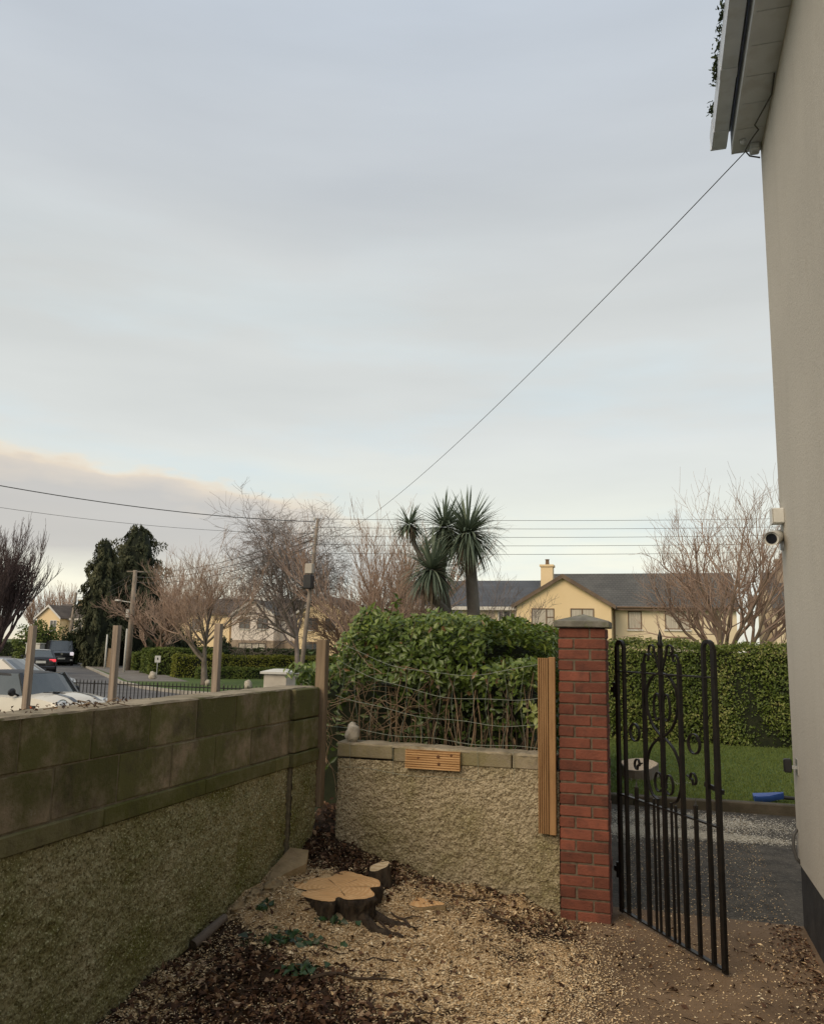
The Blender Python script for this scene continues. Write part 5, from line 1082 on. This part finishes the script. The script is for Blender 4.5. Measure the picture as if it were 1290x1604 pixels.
def chimney(parent, x, y, z0, z1, w, d, mat):
    g = MB(); g.box(x-w/2, x+w/2, y-d/2, y+d/2, z0, z1-.14); c = g.build('chimney', mat, parent)
    g = MB(); g.box(x-w/2-.07, x+w/2+.07, y-d/2-.07, y+d/2+.07, z1-.14, z1, .01); g.build('chimney_cap', mat, c)
    g = MB(); g.lathe([(.13, 0), (.11, .3), (.14, .32), (.14, .36)], (x, y, z1), 12); g.build('chimney_pot', M['frame_b'], c); return c
Y0 = 50.0
ha = thing('gabled_house', 'yellow rendered house with projecting front gable and long grey tiled roof', 'house', (-1, 54, -.3))
main_r = gable(ha, -7.0, 4.6, Y0+1.6, Y0+9.5, -.3, 4.42, 6.62, 'X', M['cream'], M['tiles'], M['fascia'])
gable(ha, -8.0, -2.42, Y0, Y0+5.5, -.3, 4.40, 6.10, 'Y', M['yellow'], M['tiles'], M['fascia'])
window(ha, -7.10, -5.73, 3.0, 4.17, Y0, M['frame_b'], True, (.66,), .55); window(ha, -4.78, -3.40, 3.02, 4.18, Y0, M['frame_b'], True, (.5,))
window(ha, -1.52, -.72, 3.03, 4.12, Y0+1.6, M['frame_b'], True, (), None); window(ha, .60, 2.02, 3.05, 4.18, Y0+1.6, M['frame_b'], True, (.55,), .5)
window(ha, -7.1, -4.6, .5, 2.0, Y0, M['frame_b'], True, (.33, .66)); window(ha, .2, 2.6, .5, 2.0, Y0+1.6, M['frame_b'], True, (.33, .66))
g = MB(); g.box(-.02, .28, Y0+1.38, Y0+1.598, 4.12, 4.28, .01); g.build('alarm_box', M['white_plastic'], ha)
chimney(ha, -6.42, Y0+2.4, 4.6, 7.02, .74, .74, M['yellow'])
hb = thing('slate_house', 'cream house with blue slate roof left of the gabled house, half behind the cabbage palm', 'house', (-12, 55, -.3))
gable(hb, -16.5, -7.2, Y0+1.2, Y0+10, -.3, 4.35, 6.18, 'X', M['cream'], M['slate'], M['fascia_w'], ov=.35)
window(hb, -9.35, -8.55, 3.0, 4.08, Y0+1.2, M['frame_w'], False, (.42,)); window(hb, -13.0, -11.6, 3.0, 4.08, Y0+1.2, M['frame_w'], False, (.5,)); window(hb, -13.0, -10.6, .5, 2.0, Y0+1.2, M['frame_w'], False, (.33, .66))
g = MB(); g.tube([(-2.3, Y0+1.52, 4.25), (-2.3, Y0+1.52, -.2)], .045, 8); g.build('downpipe', M['frame_b'], ha)
g = MB(); g.tube([(-2.4, Y0+1.27, 4.33), (4.7, Y0+1.27, 4.30)], .06, 8); g.build('gutter', M['frame_b'], ha)
g = MB(); g.tube([(-8.2, Y0+1.12, 4.2), (-8.2, Y0+1.12, -.2)], .045, 8); g.build('downpipe', M['frame_w'], hb)
hc = thing('detached_house', 'cream house with dark roof showing between the bare tree and house wall', 'house', (11, 55, -.3))
gable(hc, 6.6, 15, Y0+1, Y0+9, -.3, 4.35, 6.6, 'X', M['cream'], M['tiles'], M['fascia']); window(hc, 7.2, 8.4, 3.0, 4.1, Y0+1, M['frame_b'], True, (.5,)); window(hc, 7.2, 9.4, .5, 2.0, Y0+1, M['frame_b'], True, (.5,))
chimney(hc, 7.5, Y0+4, 5.8, 7.4, .7, .7, M['stone'])
Y0 = 80.0
h1 = thing('stone_fronted_house', 'pale pink gabled house with stone clad ground floor beyond the hedges', 'house', (-39, 84, -.3))
gable(h1, -41.5, -33.8, Y0+1.5, Y0+9.5, -.3, 4.85, 6.5, 'X', M['pink'], M['tiles_brown'], M['fascia_w'], ov=.25)
gable(h1, -43.4, -38.45, Y0, Y0+5, -.3, 4.75, 6.25, 'Y', M['pink'], M['tiles'], M['fascia_w'], ov=.25)
window(h1, -42.5, -41.25, 3.25, 4.45, Y0, M['frame_b'], False, (.5,)); window(h1, -40.4, -39.15, 3.25, 4.45, Y0, M['frame_b'], False, (.5,))
g = MB(); g.box(-43.42, -38.43, Y0-.06, Y0-.002, -.3, 2.05); g.box(-38.448, -38.39, Y0-.06, Y0+1.49, -.3, 2.05); g.box(-38.388, -34.0, Y0+1.42, Y0+1.498, -.3, 2.05); g.build('stone_cladding', M['stone'], h1)
window(h1, -42.4, -39.3, 1.0, 1.75, Y0-.065, M['black_plastic'], True, (.25, .5, .75)); window(h1, -36.5, -35.5, .2, 1.7, Y0+1.42, M['frame_b'], False, (.5,))
h2 = thing('cream_gable_house', 'warm cream gabled house behind the utility pole and bare birch', 'house', (-33.3, 86, -.3))
gable(h2, -36.2, -30.4, Y0+.6, Y0+8, -.3, 4.95, 6.75, 'Y', M['yellow'], M['tiles_brown'], M['fascia_w'], ov=.3)
window(h2, -34.9, -33.7, 3.2, 4.5, Y0+.6, M['frame_b'], False, (.5,)); window(h2, -32.9, -31.7, 3.2, 4.5, Y0+.6, M['frame_b'], False, (.5,)); window(h2, -35, -32.6, .5, 2.0, Y0+.6, M['frame_b'], False, (.33, .66))
h3 = thing('brown_roofed_house', 'yellow house under a brown tiled roof behind the bare roadside tree', 'house', (-48, 86, -.3))
gable(h3, -53.5, -44.2, Y0+1, Y0+9, -.3, 4.95, 6.6, 'X', M['yellow'], M['tiles_brown'], M['fascia'])
window(h3, -48.8, -47.7, 3.1, 4.3, Y0+1, M['frame_b'], False, (.5,)); window(h3, -52, -50.6, 3.1, 4.3, Y0+1, M['frame_b'], False, (.5,)); window(h3, -52, -49.6, .6, 2.0, Y0+1, M['frame_b'], False, (.33, .66))
h4 = thing('end_house', 'small yellow gabled house with chimney beyond the black van', 'house', (-66, 84, -.3))
gable(h4, -68.4, -65.3, Y0, Y0+5, -.3, 4.25, 5.55, 'Y', M['yellow'], M['tiles_brown'], M['fascia_w'], ov=.25); gable(h4, -69, -60.5, Y0+1.5, Y0+8.5, -.3, 4.2, 5.85, 'X', M['cream'], M['tiles_brown'], M['fascia_w'])
window(h4, -66.6, -65.7, 2.6, 3.9, Y0, M['frame_w'], False, (.5,)); window(h4, -64.4, -63.4, 2.8, 3.9, Y0+1.5, M['frame_w'], False, (.5,)); chimney(h4, -66.2, Y0+5.0, 5.2, 6.5, .8, .7, M['yellow'])

# ================================================================ HEDGES AND STREET FURNITURE ON THE FAR SIDE
dn = (.73, .68); dr = (-.68, .73)
hedge('roadside_hedge', 'bright green clipped hedge at the footpath corner behind the small sign', (-30.9, 45.6), (.68, -.73), 3.6, 4.2, 1.62, M['hedge_green'], 9000, (.14, .08), wob=.06, seed=.5, toprnd=.25)
hedge('golden_hedge', 'golden topped clipped hedge behind the bare roadside tree', (-25.3, 40.6), dn, 15, 1.3, 1.35, M['hedge_gold'], 9000, (.13, .08), wob=.06, seed=2.0, toprnd=.25)
hedge('low_hedge', 'low dark green hedge in front of the golden hedge', (-23.6, 40.0), dn, 14, .7, .72, M['hedge_green'], 6500, (.12, .07), wob=.05, seed=3.2, toprnd=.2)
hedge('distant_hedge', 'long dark hedge in front of the stone clad house', (-47, 72), (1, .05), 17, 1.2, 1.55, M['hedge_dark'], 5000, (.25, .14), wob=.06, seed=4.0, toprnd=.25)
hedge('junction_hedge', 'dark hedge across the junction left of the black van', (-82, 73), (.86, .50), 22, 1.4, 1.60, M['hedge_dark'], 6500, (.25, .14), wob=.06, seed=5.0, toprnd=.25)
hedge('corner_hedge', 'small yellow green hedge beside the dark lane fence', (-35.2, 50.4), (.68, -.73), 3.2, 2.6, 1.25, M['hedge_green'], 3500, (.16, .09), wob=.06, seed=6.0, toprnd=.25)
fe = thing('lane_fence', 'dark timber panel fence along the footpath by the conifers', 'fence', (-42, 57, -.3))
for i in range(9):
    a = Vector((-37.4, 51.6))+Vector((-.68, .73))*(1.15*i); b_ = a+Vector((-.68, .73))*1.12
    g = MB(); g.bar((a.x, a.y, .42), (b_.x, b_.y, .42), .05, 1.4); g.build('fence_panel', M['timber_old'], fe)
    g = MB(); g.box(a.x-.05, a.x+.05, a.y-.05, a.y+.05, -.3, 1.18); g.build('post', M['timber_old'], fe)
p = sightZ(245, 1062, -.19); sg = thing('notice_sign', 'small white notice on a thin post by the footpath', 'sign', (p.x, p.y, -.19))
g = MB(); g.tube([p, p+Vector((0, 0, 1.05))], .02, 8); g.build('post', M['alu'], sg)
sdv = Vector((.53, -.85, 0)); sx = Vector((.85, .53, 0)); q = p+Vector((0, 0, 1.0))+sdv*.03
g = MB(); g.bar(q-sx*.15, q+sx*.15, .012, .36); g.build('sign_board', M['white_plastic'], sg)
g = MB(); qq = q+sdv*.009; g.bar(qq-sx*.03+Vector((0, 0, .02)), qq+sx*.03+Vector((0, 0, .02)), .004, .12); g.build('printed_mark', M['black_plastic'], sg)
for (px_, py_, r, lab) in ((239, 1064, .18, 'grey boulder beside the small notice sign'), (388, 1079, .17, 'pale stone marker on the verge before the low hedge'), (325, 1074, .12, 'small pale stone at the foot of the roadside tree')):
    p = sightZ(px_, py_, -.19); o = lump('boulder', (p.x, p.y, -.19+r*.9), (r, r, r*1.3), px_*.1, M['lump'], loc=(p.x, p.y, -.19), n=10); props(o, lab, 'stone')
p = sightZ(53, 1039, -.3); ub = thing('utility_cabinet', 'white roadside utility cabinet behind the first timber post', 'cabinet', (p.x, p.y, -.3))
g = MB(); g.box(p.x-.72, p.x+.72, p.y-.3, p.y+.3, -.3, 1.32, .02); g.build('cabinet_body', M['pier_cap'], ub)
g = MB(); g.box(p.x-.78, p.x+.78, p.y-.36, p.y+.36, 1.322, 1.40, .02); g.build('cabinet_lid', M['pier_cap'], ub)
g = MB(); g.box(p.x-.01, p.x+.01, p.y-.306, p.y-.30, -.2, 1.25); g.build('door_seam', M['black_plastic'], ub)
for px_, top_, D, lab in ((168, 994, 58, 'thin pale street pole beside the conifers'), (199, 985, 52, 'thin pale marker pole at the green hedge')):
    t = sight(px_, top_, D); g = MB(); g.tube([(t.x, t.y, -.3), t], [.07, .05], 8); props(g.build('street_pole', M['pier_cap'], loc=(t.x, t.y, -.3), smooth=True), lab, 'pole')
# ---- poles
def pole(label, base, top, r, arms=True):
    b_ = Vector(base); t = Vector(top); root = thing('utility_pole', label, 'pole', b_); g = MB(); g.tube([b_, b_.lerp(t, .5), t], [r*1.15, r, r*.75], 12); g.build('shaft', M['pole'], root, smooth=True)
    return root
t = sight(498, 812, 30); b_ = sight(487, 1000, 30); b_ = Vector((t.x+(b_.x-t.x)*1.4, t.y, -.3)); PT = t
pa = pole('weathered utility pole with dark transformer box and stacked insulators', b_, t, .075)
def pl(z): return b_.lerp(t, (z-b_.z)/(t.z-b_.z))
PH = [t.z-.06-i*.31 for i in range(5)]
for i, z in enumerate(PH):
    c = pl(z); g = MB(); g.bar(c+Vector((-.02, -.10, 0)), c+Vector((.0, -.30, 0)), .03, .03); g.lathe([(.03, -.06), (.06, -.03), (.045, 0), (.06, .03), (.03, .06)], (c.x, c.y-.30, z), 10); g.build('insulator', M['white_plastic'], pa)
c = pl(4.35); g = MB(); g.box(c.x-.16, c.x+.16, c.y-.42, c.y-.12, 3.72, 4.22, .03); g.build('transformer_box', M['black_plastic'], pa)
g = MB(); g.box(c.x-.14, c.x+.14, c.y-.36, c.y-.12, 4.26, 4.62, .02); g.build('switch_box', M['pier_render'], pa)
t2 = sight(212, 893, 55); b2 = sight(203, 1000, 55); b2 = Vector((b2.x, b2.y, -.3)); pb = pole('leaning timber utility pole with street lamp arm before the conifers', b2, t2, .17)
g = MB(); cc = b2.lerp(t2, .68); dvec = Vector((-.85, -.35, .12)); g.bar(cc, cc+dvec*.9, .05, .05); g.box(*(lambda q: (q.x-.28, q.x+.1, q.y-.1, q.y+.1, q.z-.04, q.z+.06))(cc+dvec*.95), .02); g.build('lamp_arm', M['white_plastic'], pb)
cc = b2.lerp(t2, .58); g = MB(); g.box(cc.x-.30, cc.x-.08, cc.y-.25, cc.y, cc.z-.35, cc.z+.2, .02); g.build('pole_box', M['pier_cap'], pb)
g = MB(); cc = b2.lerp(t2, .985); g.bar(cc+Vector((-.5, -.2, 0)), cc+Vector((.5, .2, 0)), .08, .08); g.build('crossarm', M['pole'], pb)
t3 = sight(119, 928, 72); b3 = Vector((t3.x-.3, t3.y, -.3)); pc = pole('dark far utility pole beside the small yellow house', b3, t3, .16)
g = MB(); cc = b3.lerp(t3, .45); g.bar(cc, cc+Vector((.9, 0, .5)), .07, .07); g.build('lamp_arm', M['white_plastic'], pc)
# ---- overhead wires
def wire(label, a, b, sag, r, grp=None, n=28):
    a = Vector(a); b = Vector(b); g = MB(); g.tube([a.lerp(b, s)-Vector((0, 0, sag*4*s*(1-s))) for s in np.linspace(0, 1, n)], r, 5)
    props(g.build('overhead_wire', M['cable'], loc=a), label, 'wire', grp)
RT = sight(1700, 798, 34)
for i, z in enumerate(PH):
    c = pl(z)+Vector((0, -.30, 0)); wire(('highest', 'second highest', 'middle', 'second lowest', 'lowest')[i]+' of the five stacked wires running from the transformer pole past the palm', c, (RT.x, RT.y, RT.z-i*.34), .22, .008, 'stacked street wires')
wire('long telephone drop wire from the house eaves to the transformer pole', (.775, HY-.05, HE-.05), pl(t.z-1.0)+Vector((.05, -.08, 0)), .55, .0042, None, 50)
wire('thick overhead cable sweeping left from the transformer pole', pl(t.z-.12)+Vector((-.12, 0, 0)), sight(-500, 650, 19), .5, .014)
wire('thin overhead wire below the thick cable on the left', pl(t.z-.55)+Vector((-.12, 0, 0)), sight(-500, 700, 19), .5, .006)
for i, z in enumerate((0, .25, .5)):
    wire(('highest', 'middle', 'lowest')[i]+' of three thin wires between the transformer pole and the lamp pole', pl(t.z-.5-z)+Vector((-.13, .05, 0)), t2-Vector((0, 0, .1+i*.35)), .5, .014, 'wires between the poles')
    wire(('highest', 'middle', 'lowest')[i]+' of three thin wires from the lamp pole to the far dark pole', t2-Vector((0, 0, .1+i*.35)), t3-Vector((0, 0, .1+i*.3)), .5, .014, 'wires to the far pole')

# ================================================================ TREES
def bare_tree(name, label, base, height, spread, seed, limb_mat, twig_mat, levels=4, trunk_r=.16, fork=.25, up_=.35, kids=(7, 7, 6, 6), wig=.22, twig_r=.006, droop=0., top_only=False, lens=(.75, .62, .6, .6), angle=(.5, 1.0), group=None, multi=1, z0=None, a0=(.35, 1.15)):
    rnd = random.Random(seed); root = thing(name, label, 'tree', base, group); B_ = Vector(base); gt, gc = MB(), MB()
    def grow(p, d, ln, r, lev):
        n = 5 if lev < 2 else (4 if lev == 2 else 3); pts = [p]; rad = [r]
        for i in range(n):
            w_ = wig*(.25 if lev == 0 else 1); d = (d+Vector((rnd.gauss(0, w_), rnd.gauss(0, w_), rnd.gauss(0, w_*.6)+(up_*.30 if lev else 0)-droop*.35*lev/levels))).normalized(); p = p+d*(ln/n); pts.append(p); rad.append(max(r*(1-.62*(i+1)/n), twig_r*.6))
        (gt if lev <= 1 else gc).tube(pts, rad, 7 if lev == 0 else (5 if lev == 1 else (4 if lev == 2 else 3)), cap=False)
        if lev >= levels: return
        for k in range(kids[lev]):
            f = rnd.uniform(.3 if lev else .35, 1.0) if k else 1.0; i = min(int(f*n), n-1); q = pts[i].lerp(pts[i+1], f*n-i); dd = (pts[i+1]-pts[i]).normalized()
            side = dd.orthogonal().normalized(); side.rotate(Matrix.Rotation(rnd.uniform(0, 2*math.pi), 3, dd)); an = rnd.uniform(*(a0 if lev == 0 else angle))
            nd = (dd*math.cos(an)+side*math.sin(an)*(1 if lev == 0 else spread)+Vector((0, 0, (0 if lev == 0 else up_*.5)-droop*lev/levels))).normalized()
            grow(q, nd, ln*lens[lev]*rnd.uniform(.7, 1.15), max(rad[i]*(.66 if lev < 2 else .6), twig_r), lev+1)
    for k in range(multi):
        d0 = Vector((rnd.gauss(0, .04), rnd.gauss(0, .04), 1)) if multi == 1 else Vector((rnd.gauss(0, .45), rnd.gauss(0, .45), 1)).normalized()
        grow(B_+Vector((rnd.gauss(0, .12), rnd.gauss(0, .12), 0))*(multi > 1), d0, height*fork, trunk_r, 0)
    zs = [v[2] for v in gc.v]; s = height/(np.percentile(zs, 99.7)-B_.z)
    for gm in (gt, gc): gm.v = [(B_.x+(x-B_.x)*s, B_.y+(y-B_.y)*s, B_.z+(z-B_.z)*s) for x, y, z in gm.v]
    for nm, gm, mt in (('trunk', gt, limb_mat), ('crown', gc, twig_mat)):
        me = bpy.data.meshes.new(nm); me.from_pydata(gm.v, [], gm.f); me.polygons.foreach_set('use_smooth', [True]*len(me.polygons)); me.update(); link_mesh(nm, me, mt, root)
    return root
def B(px_, D, z=-.2): p = sight(px_, 1010, D); return (p.x, p.y, z)
bare_tree('bare_tree', 'dense upright purple brown bare tree across the junction', B(-6, 60), 10.2, .62, 3, M['purple'], M['purple'], 4, .22, .12, .40, (13, 9, 7, 6), .12, .012, lens=(2.6, .62, .60, .6), angle=(.25, .75), a0=(.2, 1.25))
bare_tree('bare_tree', 'spreading bare street tree on the verge before the golden hedge', sightZ(320, 1073, -.2), 6.9, .95, 11, M['bark_grey'], M['red'], 4, .17, .28, .42, (9, 8, 7, 6), .17, .007, lens=(1.25, .62, .58, .55), angle=(.4, .95), a0=(.35, 1.2))
bare_tree('bare_tree', 'reddish bare tree against the dark conifers beside the lamp pole', B(243, 52), 6.6, .9, 21, M['brown'], M['red'], 4, .15, .22, .35, (9, 8, 6, 5), .17, .008, lens=(1.35, .62, .6, .55), a0=(.4, 1.3))
bare_tree('bare_tree', 'fine grey birch like bare tree around the transformer pole', B(468, 47), 9.8, 1.0, 35, M['grey'], M['grey'], 4, .12, .30, .16, (12, 10, 9, 8), .22, .006, droop=.22, lens=(1.0, .62, .60, .56), angle=(.5, 1.1), a0=(.3, 1.1))
bare_tree('bare_tree', 'pinkish tan bare tree with upright shoots left of the cabbage palm', B(603, 31), 7.3, .85, 41, M['tan'], M['red'], 4, .15, .18, .45, (11, 9, 7, 5), .15, .005, lens=(1.9, .62, .60, .55), angle=(.35, .9), a0=(.3, 1.15))
bare_tree('bare_tree', 'brown bushy bare shrub tree behind the laurel hedge', B(565, 38), 5.4, .95, 47, M['brown'], M['brown'], 4, .12, .15, .25, (10, 9, 7, 6), .2, .006, lens=(2.0, .66, .62, .55), a0=(.4, 1.3))
bare_tree('bare_tree', 'large tan bare tree with pink upright shoots before the gabled house', B(1120, 25, 0), 6.75, .95, 54, M['tan'], M['red'], 4, .17, .17, .40, (9, 8, 7, 6), .18, .004, lens=(2.3, .60, .58, .55), angle=(.4, 1.05), a0=(.15, .98))
bare_tree('bare_tree', 'low tangled bare shrub between the palm trunk and slate house', B(765, 19), 3.75, .8, 59, M['grey'], M['grey'], 4, .05, .2, .3, (8, 7, 6, 5), .22, .003, lens=(1.6, .65, .6, .55))
for i, (px_, D, h, sd, lab) in enumerate(((285, 105, 10.5, 61, 'pinkish far bare tree above the brown roof next to the conifers'), (345, 108, 10.8, 62, 'pinkish far bare tree above the middle of the brown roof'), (392, 104, 10.2, 63, 'pinkish far bare tree above the gable of the pink house'), (95, 110, 9.6, 64, 'far bare tree behind the chimney of the small yellow house'), (68, 112, 9.0, 65, 'far bare tree between the purple tree and the small yellow house'), (118, 106, 8.6, 66, 'far bare tree between the small yellow house and narrow conifer'), (440, 102, 9.5, 67, 'far bare tree above the dark roof beside the birch'))):
    bare_tree('bare_tree', lab, B(px_, D, -.3), h, .7, sd, M['tan'], M['red'], 3, .2, .25, .5, (10, 9, 8), .14, .022, lens=(1.3, .7, .62), angle=(.3, .85), group='far trees behind the roofs')
# conifers
def conifer(label, base, h, rx, seed, n):
    r2 = np.random.default_rng(seed); root = thing('conifer_tree', label, 'tree', base); B_ = np.array(base)
    g = MB(); g.tube([base, (base[0], base[1], base[2]+h*.8)], [.25, .06], 8); g.build('trunk', M['brown'], root)
    def prof(t): return rx*(np.clip(.45+1.8*t, 0, 1)*np.clip((1-t), 0, 1)**.42*1.08)
    g = MB(); rings = []
    for t in np.linspace(.02, .96, 16): rings.append([(B_[0]+math.cos(a)*float(prof(t))*.72*(1+.2*mnoise.noise(Vector((math.cos(a)*2, math.sin(a)*2, t*9+seed)))), B_[1]+math.sin(a)*float(prof(t))*.72, B_[2]+h*t) for a in np.linspace(0, 2*math.pi, 15)[:-1]])
    g.loft(rings); g.build('shade_core', M['core_conifer'], root)
    t = r2.uniform(0, 1, n)**1.15; a = r2.uniform(0, 2*math.pi, n); lobe = np.array([mnoise.fractal(Vector((math.cos(x)*2.2, math.sin(x)*2.2, y*7+seed)), .8, 2, 3) for x, y in zip(a, t)])
    rr = prof(t)*(.80+.75*lobe+r2.uniform(-.14, .12, n)); z = h*(t*.97+.05*lobe+.03*np.sin(a*5+seed)*t**4)
    pos = B_+np.stack([np.cos(a)*rr, np.sin(a)*rr, z], 1); nr = np.stack([np.cos(a), np.sin(a), np.full(n, .3)], 1); dirs = np.stack([np.cos(a)*.3, np.sin(a)*.3, np.full(n, 1.0 if seed % 2 else .8)], 1)
    V, Q_, A = leaves(pos, nr, .38, .11, np.clip(.45+.9*lobe+r2.uniform(-.3, .3, n), 0, 1), tilt=.4, dirs=dirs); link_mesh('crown', np_mesh('conifer_crown', V, Q_, A), M['conifer'], root)
p = B(154, 62, -.3); conifer('narrower dark evergreen conifer left of the tall one', p, 9.7, 1.75, 71, 14000)
p = B(205, 66, -.3); conifer('tall broad dark evergreen conifer behind the lamp pole', p, 11.3, 2.95, 72, 24000)
p = B(250, 70, -.3); conifer('low dark evergreen at the right foot of the conifers', p, 5.4, 2.4, 73, 8000)
def bush(label, base, rx, rz, seed, mat, n, leaf=(.2, .1)):
    root = thing('shrub', label, 'shrub', base); r2 = np.random.default_rng(seed); d = unit(r2.normal(0, 1, (n, 3))); d[:, 2] = np.abs(d[:, 2]); lobe = np.array([mnoise.fractal(Vector(x*1.8)+Vector((seed, 0, 0)), .8, 2, 3) for x in d])
    pos = np.array(base)+d*np.array([rx, rx, rz])*(.85+.45*lobe+r2.uniform(-.15, .08, n))[:, None]; V, Q_, A = leaves(pos, d, leaf[0], leaf[1]); link_mesh('foliage', np_mesh('bush', V, Q_, A), mat, root)
    lump('shade_core', base, (rx*.7, rx*.7, rz*.75), seed, M['core'], root, n=10)
bush('green evergreen shrub in front of the small yellow house', B(62, 74, -.3), 2.3, 3.4, 81, M['hedge_green'], 3500, (.3, .15)); bush('dark evergreen shrub beside the black van', B(112, 70, -.3), 1.4, 2.8, 82, M['hedge_dark'], 2500, (.3, .15))
bush('dark rounded shrub between conifer and pink house', B(352, 70, -.3), 1.5, 2.4, 83, M['hedge_dark'], 2200, (.25, .12)); bush('leafy laurel shrub just outside the corner post', (-3.0, 7.6, -.3), .42, 2.05, 84, M['laurel'], 900, (.10, .05))
bush('dark evergreen shrub under the brown roofed house', B(290, 72, -.3), 2.2, 2.6, 85, M['hedge_dark'], 2500, (.3, .15))
# cabbage palm
cp = thing('cabbage_palm', 'multi headed cabbage palm with spiky green crowns behind the laurel hedge', 'palm', (-3.3, 15.7, 0))
tb = Vector((-3.28, 15.75, 0))
hd_ = [(sight(732, 836, 16), .92, 420, True), (sight(696, 826, 16.3), .74, 260, True), (sight(676, 893, 15.6), .80, 330, True), (sight(641, 822, 16.4), .46, 130, False)]
def trunk(pts, rad): g = MB(); g.tube(pts, rad, 10); return g.build('trunk', M['cordtrunk'], cp, smooth=True)
fk = sight(742, 968, 16); trunk([tb, fk, sight(738, 905, 16), hd_[0][0]], [.16, .13, .115, .10]); k2 = sight(700, 960, 16.1)
trunk([tb+Vector((-.1, .05, 0)), fk+Vector((-.2, 0, -.3)), k2, sight(676, 935, 15.8), hd_[2][0]], [.13, .11, .095, .085, .08]); trunk([k2, sight(690, 900, 16.3), sight(695, 860, 16.3), hd_[1][0]], [.10, .09, .085, .08])
trunk([sight(690, 905, 16.3), sight(662, 880, 16.4), sight(648, 850, 16.4), hd_[3][0]], [.06, .055, .05, .045])
for c, ln, n, dens in hd_:
    V = []; Q_ = []; A = []
    for i in range(n):
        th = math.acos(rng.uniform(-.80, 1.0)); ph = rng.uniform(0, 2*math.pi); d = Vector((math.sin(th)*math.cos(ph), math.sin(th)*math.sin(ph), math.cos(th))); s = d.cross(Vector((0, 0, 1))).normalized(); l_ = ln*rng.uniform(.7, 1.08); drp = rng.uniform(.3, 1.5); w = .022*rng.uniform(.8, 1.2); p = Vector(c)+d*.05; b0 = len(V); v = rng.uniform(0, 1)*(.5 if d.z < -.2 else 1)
        for k in range(6):
            f = k/5; ww = w*(1-f)**.6*(1 if k else .6); V += [p-s*ww, p+s*ww]; A += [v, v]; d = (d+Vector((0, 0, -.17*(.3+f)*(1.25-d.z*.7)*drp))).normalized(); p = p+d*l_/5
            if k: Q_.append((b0+2*k-2, b0+2*k-1, b0+2*k+1, b0+2*k))
    dV = []; dQ = []; dA = []
    for i in range(int(n*.3)):
        ph = rng.uniform(0, 2*math.pi); o_ = Vector((math.cos(ph), math.sin(ph), 0)); p0 = Vector(c)+o_*.07+Vector((0, 0, -.04)); l_ = ln*rng.uniform(.5, .95); s = Vector((-o_.y, o_.x, 0)); b0 = len(dV)
        for k in range(4):
            f = k/3; q = p0+o_*(.16*f*(1-f)*4*rng.uniform(.5, 1)+.05*f)+Vector((0, 0, -l_*f)); ww = .016*(1-f*.8); dV += [q-s*ww, q+s*ww]; dA += [rng.uniform(0, 1)]*2
            if k: dQ.append((b0+2*k-2, b0+2*k-1, b0+2*k+1, b0+2*k))
    link_mesh('dead_skirt', np_mesh('dead_skirt', np.array([tuple(x) for x in dV]), np.array(dQ), np.array(dA)), M['dead_blade'], cp)
    link_mesh('leaf_head', np_mesh('leaf_head', np.array([tuple(x) for x in V]), np.array(Q_), np.array(A)), M['cordyline'], cp)
